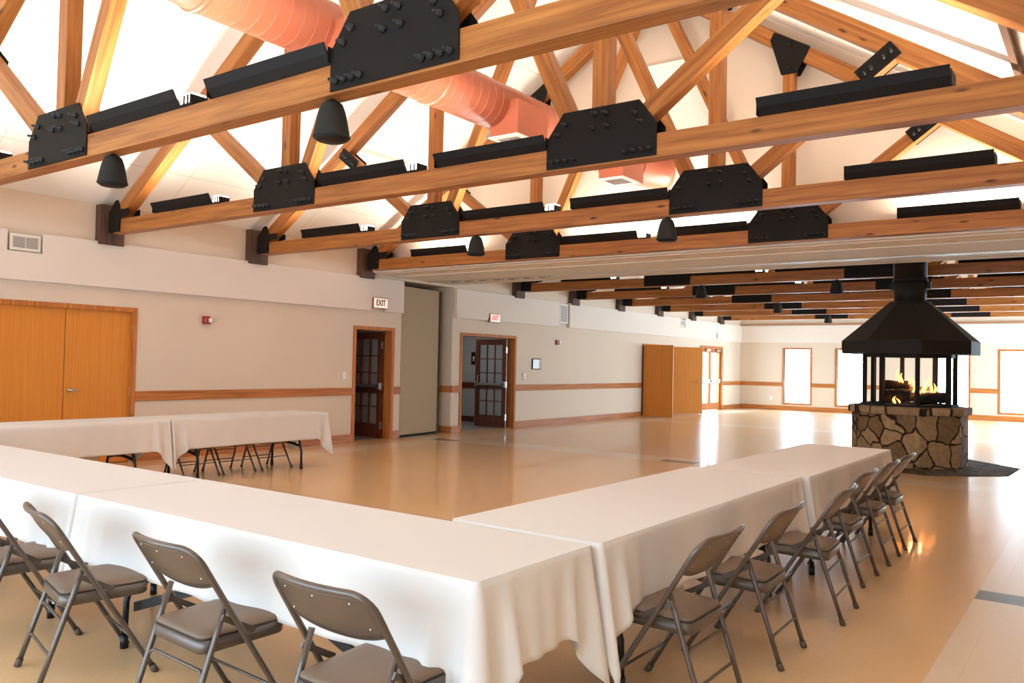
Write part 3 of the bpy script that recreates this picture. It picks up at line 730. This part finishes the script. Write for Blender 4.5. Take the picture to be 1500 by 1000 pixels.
def exit_sign(yc, zc, w, h, lettermat, label, x=PX):
    o = MB().box(x-.03, x+.03, yc-w/2, yc+w/2, zc-h/2, zc+h/2).build('exit_sign', 'brownbase', shift=(x, yc, zc), bevel=.004)
    tag(o, label, 'exit sign')
    MB().box(x+.03, x+.034, yc-w/2+.012, yc+w/2-.012, zc-h/2+.012, zc+h/2-.012).build('sign_face', 'exitface', o)
    text_mesh('EXIT', h*.78, 'lettering', lettermat, o, (.037, 0, 0), (PI/2, 0, PI/2), bold=.004, sx=.78)
    return o
exit_sign(11.145, 2.585, .38, .20, 'exitred', 'white exit sign with dark red letters above the dark french doorway')
exit_sign(14.73, 2.50, .37, .19, 'exitlit', 'lit exit sign with bright red letters above the open double doorway')
exit_sign(27.8, 2.60, .37, .20, 'exitface', 'pale washed out exit sign above the glazed exit doors')
def alarm(yc, zc, s, label):
    o = MB().box(W, W+.05, yc-s*.6, yc+s*.5, zc-s*.55, zc+s*.55).build('fire_alarm', 'red', shift=(W, yc, zc), bevel=.005)
    tag(o, label, 'fire alarm')
    MB().box(W+.05, W+.085, yc+s*.12, yc+s*.62, zc-s*.3, zc+s*.3).build('strobe', 'lens', o, bevel=.01)
    text_mesh('FIRE', s*.22, 'lettering', 'white', o, (.052, -s*.3, 0), (PI/2, PI/2, PI/2))
alarm(7.51, 2.07, .11, 'red fire alarm strobe on the wall past the closed double doors')
alarm(17.45, 2.045, .11, 'red fire alarm strobe below the tall return grille')
o = MB().box(W, W+.025, 16.36, 16.72, 1.365, 1.625).build('picture_frame', 'black', shift=(W, 16.5, 1.36), bevel=.003)
tag(o, 'small black framed notice on the beige wall past the open double doors', 'picture')
MB().box(W+.025, W+.027, 16.38, 16.63, 1.385, 1.605).build('picture', 'pic', o)
MB().box(W+.025, W+.027, 16.63, 16.70, 1.385, 1.605).build('printed_band', 'picpart', o)
o = MB().box(W, W+.008, 15.96, 16.08, 1.12, 1.28).build('thermostat', 'white', shift=(W, 16, 1.12), bevel=.003)
tag(o, 'pair of round white wall controls beside the framed notice', 'thermostat')
MB().lathe([(.04, 0), (.04, .03), (.03, .035)], (W+.008, 16.02, 1.24), axis='x').lathe([(.04, 0), (.04, .03), (.03, .035)], (W+.008, 16.02, 1.155), axis='x').build('dial', 'white', o)
o = MB().box(W, W+.008, 10.33, 10.41, 1.16, 1.28).build('light_switch', 'white', shift=(W, 10.37, 1.16), bevel=.003); tag(o, 'white light switch plate beside the dark french doorway', 'switch')
MB().box(W+.008, W+.016, 10.36, 10.38, 1.2, 1.24).build('toggle', 'white', o)
for x, z, lab in ((-10.1, .42, 'white wall outlet under the far chair rail, before the first window'), (-3.2, .5, 'white wall outlet on the far wall beside the window past the hood'), (-3.5, 1.25, 'white switch plate on the far wall above the chair rail')):
    o = MB().box(x-.04, x+.04, YF-.008, YF, z-.06, z+.06).build('wall_outlet', 'white', shift=(x, YF, z), bevel=.003); tag(o, lab, 'outlet')
    MB().box(x-.015, x+.015, YF-.012, YF-.008, z+.01, z+.035).box(x-.015, x+.015, YF-.012, YF-.008, z-.035, z-.01).build('socket', 'grille', o)

# ------------------------------------------------------------------ open fireplace
FX, FY = -2.69, 14.86
FP = empty('round_fireplace', (FX, FY, 0), 'eight sided stone fireplace under a black metal hood, standing free on the floor', 'fireplace')
tocam = Vector((-FX, -FY, 0)).normalized(); rgt = Vector((-tocam.y, tocam.x, 0))
def octo(r, z): 
    out = []
    for k in range(8):
        a = math.radians(9.6+45*k); v = tocam*math.cos(a)+rgt*math.sin(a)
        out.append(Vector((FX, FY, z))+v*r)
    return out
def octo_loft(levels, cap=True):
    mb = MB(); rings = [[mb.bm.verts.new(p) for p in octo(r, z)] for r, z in levels]
    for a, b in zip(rings, rings[1:]):
        for k in range(8): mb.bm.faces.new((a[k], a[(k+1) % 8], b[(k+1) % 8], b[k]))
    if cap: mb.bm.faces.new(rings[0][::-1]); mb.bm.faces.new(rings[-1])
    return mb
octo_loft([(.88, 0), (.875, .83)]).build('stone_base', 'stone', FP, bevel=.01)
octo_loft([(.93, .83), (.935, .86), (.935, .93), (.92, .95)]).build('stone_ledge', 'ledge', FP, bevel=.008)
octo_loft([(.74, .951), (.74, .985), (.70, .985), (.68, .96)]).build('fire_tray', 'ash', FP)
for v in octo(.68, 0):
    o = MB().box(-.032, .032, -.032, .032, .95, 1.80, Matrix.Translation((v.x, v.y, 0)) @ Matrix.Rotation(math.atan2(v.y-FY, v.x-FX), 4, 'Z')).build('post', 'hood', FP, bevel=.003)
octo_loft([(1.0, 1.79), (1.045, 1.79), (1.045, 2.0), (1.03, 2.01), (.30, 2.655), (.26, 2.655)], cap=False).build('hood', 'hood', FP)
octo_loft([(.70, 1.74), (.70, 1.795), (1.0, 1.795)], cap=False).build('hood_lip', 'hood', FP)
octo_loft([(.72, 1.76), (1.02, 1.80)], cap=True).build('hood_soffit', 'hood', FP) if False else None
MB().lathe([(.245, 2.6), (.245, 3.0)], (FX, FY, 0), n=32).build('lower_flue', 'hood', FP)
MB().lathe([(.255, 2.98), (.255, ceil_z(FX)+.05)], (FX, FY, 0), n=32).build('upper_flue', 'hood', FP)
MB().lathe([(.27, 2.99), (.27, 3.03)], (FX, FY, 0), n=32).box(FX-.31, FX-.25, FY-.04, FY+.04, 2.86, 2.98).box(FX+.25, FX+.31, FY-.04, FY+.04, 2.86, 2.98).build('flue_collar', 'hood', FP)
# hearth slab of dark slate let into the floor around the base
hp = MB(); ring = [hp.bm.verts.new(p) for p in octo(1.62, .004)]; hp.bm.faces.new(ring)
ex = bmesh.ops.extrude_face_region(hp.bm, geom=hp.bm.faces[:]); bmesh.ops.translate(hp.bm, verts=[v for v in ex['geom'] if isinstance(v, bmesh.types.BMVert)], vec=(0, 0, .004))
tag(hp.build('hearth_slab', 'slate', shift=(FX, FY, 0)), 'dark slate hearth set flush in the floor around the stone fireplace', 'hearth')
# logs and flames
def log(name, a, b, r, label):
    a, b = Vector(a), Vector(b); n = 9; pts = []; rad = []
    for k in range(n):
        t = k/(n-1); p = a.lerp(b, t)+Vector((random.uniform(-.01, .01), random.uniform(-.01, .01), random.uniform(-.008, .008))); pts.append(p); rad.append(r*(1+random.uniform(-.1, .1)))
    o = MB().tube(pts, rad, n=14).build('log', 'log', shift=a.lerp(b, .5)); tag(o, label, 'log', 'charred logs in the fireplace')
    return o
vx = rgt; vd = -tocam
def fp(u, d, z): p = Vector((FX, FY, z))+vx*u+vd*d; return (p.x, p.y, z)
log('log', fp(-.42, -.12, 1.11), fp(.02, -.08, 1.115), .105, 'thick charred log lying at the front of the fire')
log('log', fp(-.38, .05, 1.28), fp(.0, .08, 1.27), .075, 'thinner charred log resting on top of the thick one')
log('log', fp(.08, -.10, 1.06), fp(.52, .05, 1.10), .09, 'dark log at the flue side of the fire')
log('log', fp(.0, .2, 1.08), fp(.46, .28, 1.09), .08, 'half hidden log at the back of the fire')
gr = MB()
for k in range(7): gr.tube([fp(-.45+.15*k, -.3, .995), fp(-.45+.15*k, .35, .995)], .012, n=6)
tag(gr.build('fire_grate', 'ash', shift=(FX, FY, .98)), 'black iron grate under the burning logs', 'grate')
fl = empty('fire_flames', fp(0, 0, 1.0), 'bright orange flames licking over the charred logs', 'fire')
def flame(u, d, z, h, w):
    n = 8; pts = []; rad = []; ph = random.uniform(0, 6)
    for k in range(n):
        t = k/(n-1); pts.append(fp(u+.03*math.sin(ph+3*t), d+.02*math.cos(ph+2*t), z+h*t)); rad.append(max(.002, w*math.sin(PI*min(1, t*.8+.12))*(1-t*.75)))
    MB().tube(pts, rad, n=7).build('flame', 'flame', fl)
for u, d, z, h, w in ((-.15, .0, 1.33, .22, .035), (-.10, .02, 1.32, .16, .03), (-.02, .0, 1.30, .14, .028), (.05, -.02, 1.20, .22, .035), (.12, -.03, 1.12, .30, .045), (.13, -.1, 1.02, .22, .035), (.24, .05, 1.16, .2, .03), (.30, .05, 1.16, .26, .03), (.36, .08, 1.16, .16, .028), (.20, .1, 1.18, .15, .03), (-.2, -.25, .99, .11, .03), (-.17, -.25, .99, .08, .02)):
    flame(u, d, z, h, w)
MB().lathe([(0, 0), (.03, .005), (.02, .03), (0, .035)], fp(-.4, -.22, .995), n=10).lathe([(0, 0), (.02, .005), (.01, .02), (0, .025)], fp(.1, -.25, .995), n=10).build('ember', 'ember', fl)

# ------------------------------------------------------------------ tables and cloths
def table(x0, x1, y0, y1, along, label, legs=True):
    cx, cy = (x0+x1)/2, (y0+y1)/2
    L = (x1-x0) if along == 'x' else (y1-y0); w = (y1-y0) if along == 'x' else (x1-x0)
    L -= .05; w -= .05
    R = empty('folding_table', (cx, cy, 0), label, 'table', 'cloth covered folding tables', rz=0 if along == 'x' else PI/2)
    MB().box(-L/2, L/2, -w/2, w/2, .715, .742).build('tabletop', 'tablewood', R, shift=LOC, bevel=.004)
    MB().box(-L/2+.1, L/2-.1, -w/2+.03, -w/2+.055, .685, .714).box(-L/2+.1, L/2-.1, w/2-.055, w/2-.03, .685, .714).build('apron', 'tableleg', R, shift=LOC)
    for s in (-1, 1):
        xe = s*(L/2-.35)
        for t in (-1, 1):
            pts = [(xe, t*.17, .70), (xe, t*.20, .52), (xe, t*.27, .36), (xe, t*.31, .24), (xe, t*.315, .05)]
            lg = MB().tube(pts, .016, n=10).build('leg', 'tableleg', R, shift=LOC)
            MB().tube([(xe, t*.315, .0), (xe, t*.315, .07)], .021, n=10).build('foot_cap', 'tableleg', lg, shift=LOC)
        bar = [(xe, -.29+.58*k/8, .31+.035*math.sin(PI*k/8)) for k in range(9)]
        MB().tube(bar, .018, n=8).build('crossbar', 'tableleg', R, shift=LOC)
        if along == 'x':
            a0 = Vector((xe, -.27, .20)); a1 = Vector((xe-s*1.45, -.24, .69)); dv = a1-a0
            MB().prism([a0+Vector((0, 0, -.025)), a1+Vector((0, 0, -.025)), a1+Vector((0, 0, .025)), a0+Vector((0, 0, .025))], (0, .012, 0)).build('leg_brace', 'tableleg', R, shift=LOC)
        MB().box(-.014, .014, -.012, .012, 0, .62, Matrix.Translation((xe, 0, .36)) @ Matrix.Rotation(-s*math.radians(57), 4, 'Y')).build('brace', 'tableleg', R, shift=LOC)
    return R
def cloth(x0, x1, y0, y1, internal, label, hem=.335, seed=0, ztop=.76):
    """internal: set of sides ('w','e','s','n') that butt against the next table"""
    rnd = random.Random(seed)
    r = .025; step = .022
    ph = [rnd.uniform(0, 6.28) for _ in range(6)]
    sides = [('s', (x0, y0), (x1, y0), (0, -1)), ('e', (x1, y0), (x1, y1), (1, 0)), ('n', (x1, y1), (x0, y1), (0, 1)), ('w', (x0, y1), (x0, y0), (-1, 0))]
    per = []   # (x, y, dirx, diry, dist to corner, side, isinternal, which corner dir)
    for i, (nm, a, b, nr) in enumerate(sides):
        a = Vector(a); b = Vector(b); Ls = (b-a).length; u = (b-a)/Ls; n = max(4, round((Ls-2*r)/step))
        prv, nxt = sides[i-1], sides[(i+1) % 4]
        for k in range(n+1):
            s = r+(Ls-2*r)*k/n; p = a+u*s; near_start = s < Ls/2; d = s if near_start else Ls-s
            oth = prv if near_start else nxt
            per.append((p, Vector(nr), d, nm, nm in internal, Vector(oth[3]), oth[0] in internal, s))
        # rounded corner
        c = b-u*r-Vector(nr)*r
        for k in (1, 2, 3):
            an = PI/2*k/4; v = Vector(nr)*math.cos(an)+Vector(nxt[3])*math.sin(an)
            if nm in internal and nxt[0] not in internal: v2 = Vector(nxt[3]); 
            elif nxt[0] in internal and nm not in internal: v2 = Vector(nr)
            else: v2 = v
            per.append((c+v*r, v2, 0, 'c', False, v2, False, 0))
    NR = 16; mb = MB(); ringv = []
    for t_i in range(NR+1):
        t = t_i/NR; ring = []
        for (p, nr, d, nm, inn, odir, oint, s) in per:
            tip = max(0, 1-d/.19)
            Lh = hem+(.235*tip**1.15)
            fold = .085*math.exp(-(d/.038)**2)-.022*math.exp(-((d-.10)/.03)**2)+.038*math.exp(-((d-.17)/.035)**2)+.018*math.exp(-((d-.32)/.05)**2)
            wave = .011*math.sin(5.3*s+ph[0])+.007*math.sin(11*s+ph[1])+.004*math.sin(23*s+ph[2])
            if inn:      # end tucked between two tables: slides outward at its corner tips only
                side = odir; q = p+side*(t*.045*math.exp(-(d/.07)**2)+.0)
                Lh = hem*.9+.2*max(0, 1-d/.1)
            else:
                off = t*(fold+wave+.02)+.006*math.sin(min(1, t*8)*PI/2)
                q = p+nr*off
                if nm == 'c' : q = p+nr*(t*(.075+.02)+.006)
            z = ztop-.004*(1 if t > 0 else 0)-Lh*t
            if t_i == 0: z = ztop
            ring.append(mb.bm.verts.new((q.x, q.y, z)))
        ringv.append(ring)
    n = len(per)
    for a, b in zip(ringv, ringv[1:]):
        for k in range(n):
            f = mb.bm.faces.new((a[k], b[k], b[(k+1) % n], a[(k+1) % n])); f.smooth = True
    f = mb.bm.faces.new(ringv[0]); 
    o = mb.build('tablecloth', 'cloth', shift=((x0+x1)/2, (y0+y1)/2, ztop))
    for m in o.data.polygons: m.use_smooth = len(m.vertices) == 4
    sm = o.modifiers.new('thickness', 'SOLIDIFY'); sm.thickness = .0015; sm.offset = -1
    return tag(o, label, 'tablecloth', 'white tablecloths')
Y0, Y1 = 2.27, 3.045
table(-4.52, -1.79, Y0, Y1, 'x', 'cloth covered folding table at the corner where the two long runs meet')
cloth(-4.53, -1.775, Y0, Y1, {'w'}, 'white cloth on the corner table, its drape facing the chairs and the bright end', seed=1)
table(-7.33, -4.56, Y0, Y1, 'x', 'cloth covered folding table continuing the front run from the corner table')
cloth(-7.33, -4.55, Y0, Y1, {'w', 'e'}, 'white cloth on the middle table of the front run', seed=2)
table(-10.1, -7.36, Y0, Y1, 'x', 'folding table at the door wall end of the front run')
cloth(-10.1, -7.35, Y0, Y1, {'e'}, 'white cloth at the door wall end of the front run', seed=3)
table(-2.55, -1.77, 3.09, 5.89, 'y', 'cloth covered folding table first after the corner on the side run')
cloth(-2.575, -1.755, 3.085, 5.90, {'n', 's'}, 'white cloth first after the corner on the side run toward the fireplace', seed=4, ztop=.763)
table(-2.49, -1.72, 5.93, 8.52, 'y', 'cloth covered folding table ending the side run toward the fireplace')
cloth(-2.50, -1.71, 5.92, 8.55, {'s'}, 'white cloth ending the side run, its free end toward the fireplace', seed=5, ztop=.765)
table(-9.68, -8.96, 5.58, 7.92, 'y', 'cloth covered folding table near the wall, its free end toward the dark french door')
cloth(-9.70, -8.945, 5.555, 7.95, {'s'}, 'white cloth near the wall, its free end toward the dark french door', seed=6, hem=.35)
table(-9.68, -8.96, 3.12, 5.53, 'y', 'cloth covered folding table near the wall in front of the closed double doors')
cloth(-9.70, -8.945, 3.10, 5.54, {'n', 's'}, 'white cloth near the wall in front of the closed double doors', seed=7, hem=.35)

# ------------------------------------------------------------------ folding chairs (local: seat faces +y, origin on the floor)
def arc(c, r, a0, a1, n, f): return [f(c[0]+r*math.cos(a0+(a1-a0)*k/n), c[1]+r*math.sin(a0+(a1-a0)*k/n)) for k in range(n+1)]
CH_H = .80
def backline(z): return .245-.49*z/CH_H         # y of the long tube at height z
def make_chair():
    R = empty('folding_chair', (0, 0, 0), '', 'chair', 'taupe steel folding chairs')
    hw = .243
    # long tubes joined by the curved top rail: one bent tube
    def F(x, z, bulge=True):
        y = backline(z)
        if bulge and z > .5: y -= .038*max(0, 1-(x/hw)**2)*min(1, (z-.5)/.2)
        return (x, y, z)
    cr = .07; top = CH_H-.012
    pts = [(-hw, backline(z), z) for z in (.0, .12, .25, .36, .46, .56, .64)]
    pts += [F(-hw+cr-cr*math.cos(a), top-cr+cr*math.sin(a)) for a in [PI/2*k/6 for k in range(7)]]
    pts += [F(-hw+cr+(2*hw-2*cr)*k/8, top) for k in range(1, 8)]
    pts += [F(hw-cr+cr*math.sin(a), top-cr+cr*math.cos(a)) for a in [PI/2*k/6 for k in range(7)]]
    pts += [(hw, backline(z), z) for z in (.64, .56, .46, .36, .25, .12, .0)]
    MB().tube(pts, .0125, n=10).build('leg_frame', 'chairmetal', R, shift=LOC)
    # curved back panel with rolled lower edge
    nx, nz = 18, 8; mb = MB(); g = []
    def low(x): return .602+.04*(abs(x)/hw)**2.5
    for i in range(nx+1):
        x = -hw+.004+(2*hw-.008)*i/nx; zt = top-.004 if abs(x) < hw-cr else top-cr+math.sqrt(max(0, cr*cr-(abs(x)-(hw-cr))**2))-.004
        colv = []
        for j in range(nz+1):
            z = low(x)+(zt-low(x))*j/nz; y = backline(z)-.038*(1-(x/hw)**2)*min(1, max(0, (z-.5)/.2)); colv.append((x, y, z))
        g.append(colv)
    for s in (.011, -.004):
        vv = [[mb.bm.verts.new((x, y+s, z)) for x, y, z in c] for c in g]
        for i in range(nx):
            for j in range(nz):
                f = mb.bm.faces.new((vv[i][j], vv[i+1][j], vv[i+1][j+1], vv[i][j+1])); f.smooth = True
        if s > 0: A = vv
        else:
            for i in range(nx):
                mb.bm.faces.new((A[i][0], A[i+1][0], vv[i+1][0], vv[i][0])); mb.bm.faces.new((A[i][nz], A[i+1][nz], vv[i+1][nz], vv[i][nz]))
            for i in (0, nx):
                for j in range(nz): mb.bm.faces.new((A[i][j], A[i][j+1], vv[i][j+1], vv[i][j]))
    bk = mb.build('backrest', 'chairmetal', R, shift=LOC)
    e = [(x, y+.004, z) for x, y, z in [c[0] for c in g]]
    MB().tube(e, .006, n=8).build('rolled_edge', 'chairmetal', bk, shift=LOC)
    for x, z in ((-.16, .75), (0, .75), (.16, .75), (-.19, .66), (.19, .66)):
        y = backline(z)-.038*(1-(x/hw)**2)*min(1, (z-.5)/.2)-.005
        MB().lathe([(0, -.002), (.0028, -.001), (.0034, .0)], (x, y, z), axis='y', n=8).build('rivet', 'rivet', bk, shift=LOC)
    # rear legs
    hr = .214
    def rl(z): return -.262+.19*z/.57
    for s in (-1, 1):
        lg = MB().tube([(s*hr, rl(z), z) for z in (.0, .2, .4, .56)], .0125, n=10).build('leg', 'chairmetal', R, shift=LOC)
        MB().tube([(s*hr, rl(0)-.001, .0), (s*hr, rl(.035), .035)], .0165, n=10).build('foot_cap', 'rubber', lg, shift=LOC)
        MB().tube([(s*hw, backline(0), .0), (s*hw, backline(.035), .035)], .0165, n=10).build('foot_cap', 'rubber', R, shift=LOC)
        MB().box(-.004, .004, -.085, .085, -.012, .012, Matrix.Translation((s*.229, -.03, .462)) @ Matrix.Rotation(-.5, 4, 'X')).build('hinge_link', 'chairmetal', R, shift=LOC)
    def ubar(z0, z1, name):
        y = rl
        pts = [(-hr, y(z0), z0), (-hr+.012, y(z0+(z1-z0)*.6), z0+(z1-z0)*.6), (-hr+.035, y(z1), z1)]
        pts += [(-hr+.035+(2*hr-.07)*k/4, y(z1), z1) for k in range(1, 4)]
        pts += [(hr-.035, y(z1), z1), (hr-.012, y(z0+(z1-z0)*.6), z0+(z1-z0)*.6), (hr, y(z0), z0)]
        MB().tube(pts, .0075, n=8).build(name, 'chairmetal', R, shift=LOC)
    ubar(.265, .30, 'rear_brace'); ubar(.13, .155, 'rear_brace')
    MB().tube([(-hw, backline(.17), .17), (hw, backline(.17), .17)], .0065, n=8).build('front_brace', 'chairmetal', R, shift=LOC)
    # seat pan, vinyl pad, piping
    def rr(w0, w1, y0, y1, r, n=5):
        out = []
        for cx, cy, a, w in ((1, 1, 0, w1), (-1, 1, PI/2, w1), (-1, -1, PI, w0), (1, -1, 3*PI/2, w0)):
            for k in range(n+1):
                t = a+PI/2*k/n; yy = (y1-r if cy > 0 else y0+r)+r*math.sin(t); out.append((cx*(w-r)+r*math.cos(t), yy))
        return out
    def slab(levels, name, mat, par):
        mb = MB(); rings = []
        for (w0, w1, y0, y1, r, z, tilt) in levels:
            rings.append([mb.bm.verts.new((x, y, z+tilt*(y))) for x, y in rr(w0, w1, y0, y1, r)])
        n = len(rings[0])
        for a, b in zip(rings, rings[1:]):
            for k in range(n):
                f = mb.bm.faces.new((a[k], a[(k+1) % n], b[(k+1) % n], b[k])); f.smooth = True
        mb.bm.faces.new(rings[0][::-1]); mb.bm.faces.new(rings[-1])
        return mb.build(name, mat, par, shift=LOC)
    T = .035
    a = (.196, .208, -.17, .215)
    seat = slab([(a[0]-.006, a[1]-.006, a[2]+.006, a[3]-.006, .04, .366, T), (a[0], a[1], a[2], a[3], .045, .372, T), (a[0], a[1], a[2], a[3], .045, .419, T)], 'seat', 'chairmetal', R)
    slab([(a[0]-.002, a[1]-.002, a[2]+.002, a[3]-.002, .045, .4195, T), (a[0]-.002, a[1]-.002, a[2]+.002, a[3]-.002, .045, .424, T)], 'piping', 'piping', seat)
    slab([(a[0]-.004, a[1]-.004, a[2]+.004, a[3]-.004, .045, .4245, T), (a[0]-.004, a[1]-.004, a[2]+.004, a[3]-.004, .045, .432, T), (a[0]-.016, a[1]-.016, a[2]+.016, a[3]-.016, .045, .442, T), (a[0]-.06, a[1]-.06, a[2]+.06, a[3]-.06, .04, .449, T), (a[0]-.12, a[1]-.12, a[2]+.12, a[3]-.12, .03, .451, T)], 'seat_pad', 'vinyl', seat)
    return R
ch0 = make_chair(); first = True
def chair(x, y, rz, label, group=None, sz=1):
    global first
    c = ch0 if first else deep_copy(ch0); first = False
    c.location = (x, y, 0); c.rotation_euler = (0, 0, rz); c.scale = (1, 1, sz); c['label'] = label
    if group: c['group'] = group
    return c
G1 = 'folding chairs on the camera side of the front run'; G2 = 'folding chairs along the side run'; G3 = 'folding chairs tucked under the table by the wall'
chair(-4.80, 2.10, -.16, 'taupe folding chair cut off by the picture edge, front run', G1)
chair(-4.02, 2.09, -.24, 'taupe folding chair, second in the front run, seat swung clear of the cloth', G1)
chair(-3.03, 2.10, -.06, 'taupe folding chair, third in the front run, beside the black table brace', G1)
chair(-2.10, 2.08, -.02, 'taupe folding chair closest to the table corner in the front run', G1)
RC = [(-1.63, 3.55, .0, 'closest to the table corner'), (-1.61, 4.42, .03, 'second from the table corner'), (-1.56, 5.38, .06, 'third from the table corner, standing out a little'),
      (-1.66, 6.38, .0, 'fourth from the table corner, pushed in and mostly hidden'), (-1.66, 7.18, .02, 'fifth from the table corner'), (-1.67, 7.90, .0, 'at the fireplace end')]
for x, y, a, w in RC: chair(x, y, PI/2+a, 'taupe folding chair, side run, '+w, G2)
for y, w in ((6.17, 'behind the hanging cloth tip'), (6.72, 'in the middle of the visible three'), (7.32, 'next to the table end leg')):
    chair(-9.47, y, -PI/2, 'folding chair tucked under the wall side table, '+w, G3, sz=.93)

# ------------------------------------------------------------------ daylight, plus bare corridor and fire lamps without fixtures
w = bpy.data.worlds.new('World'); S.world = w; w.use_nodes = True
bg = w.node_tree.nodes['Background']; bg.inputs[0].default_value = (.58, .80, 1.0, 1); bg.inputs[1].default_value = 19
def portal(x, y, z, sx, sz, rot):
    o = area('window_portal', (x, y, z), sx, sz, 1, (1, 1, 1), rot); o.data.cycles.is_portal = True
for a, b in WINS: portal((a+b)/2, YF+.17, (WZ[0]+WZ[1])/2, b-a, WZ[1]-WZ[0], (-PI/2, 0, 0))
for a, b in BWINS: portal((a+b)/2, YB-.17, (BZ[0]+BZ[1])/2, b-a, BZ[1]-BZ[0], (PI/2, 0, 0))
portal(W-.17, (D4[0]+D4[1])/2, 1.1, 2.1, D4[1]-D4[0], (0, -PI/2, 0))
for a, b in RWINS: portal(WR+.17, (a+b)/2, 1.55, 2.7, b-a, (0, PI/2, 0))
area('corridor_light', (-12.7, 14.8, 2.55), .6, 1.2, 9, (.85, .92, 1.0), (0, 0, 0))
area('corridor_light', (-12.9, 10.3, 2.55), .3, .3, .8, (.85, .92, 1.0), (0, 0, 0))
pl = bpy.data.lights.new('fire_light', 'POINT'); pl.energy = 12; pl.color = (1, .5, .2); pl.shadow_soft_size = .1
o = bpy.data.objects.new('fire_light', pl); COL.objects.link(o); o.location = fp(.1, 0, 1.35)

# ------------------------------------------------------------------ camera
cam = bpy.data.cameras.new('camera'); co = bpy.data.objects.new('camera', cam); COL.objects.link(co); S.camera = co
f_px, yaw, pit, rol, H = 1211.04, .6276, .0252, .0209, 1.5222
cam.sensor_width = 36; cam.sensor_fit = 'HORIZONTAL'; cam.lens = f_px/1500*36; cam.clip_start = .05; cam.clip_end = 200
cy, sy = math.cos(yaw), math.sin(yaw)
Fv = Vector((-sy*math.cos(pit), cy*math.cos(pit), math.sin(pit))); rv = Vector((cy, sy, 0)); uv = rv.cross(Fv)
Rv = rv*math.cos(rol)+uv*math.sin(rol); Uv = uv*math.cos(rol)-rv*math.sin(rol)
mt = Matrix((Rv, Uv, -Fv)).transposed().to_4x4(); mt.translation = (0, 0, H); co.matrix_world = mt

S.view_settings.view_transform = 'Standard'; S.view_settings.look = 'None'; S.view_settings.gamma = 1; S.view_settings.use_curve_mapping = False
S.view_settings.exposure = 0.36
S.cycles.max_bounces = 8; S.cycles.diffuse_bounces = 5; S.cycles.glossy_bounces = 4; S.cycles.transparent_max_bounces = 12
S.cycles.use_denoising = True; S.cycles.sample_clamp_indirect = 8
S.cycles.caustics_reflective = False; S.cycles.caustics_refractive = False
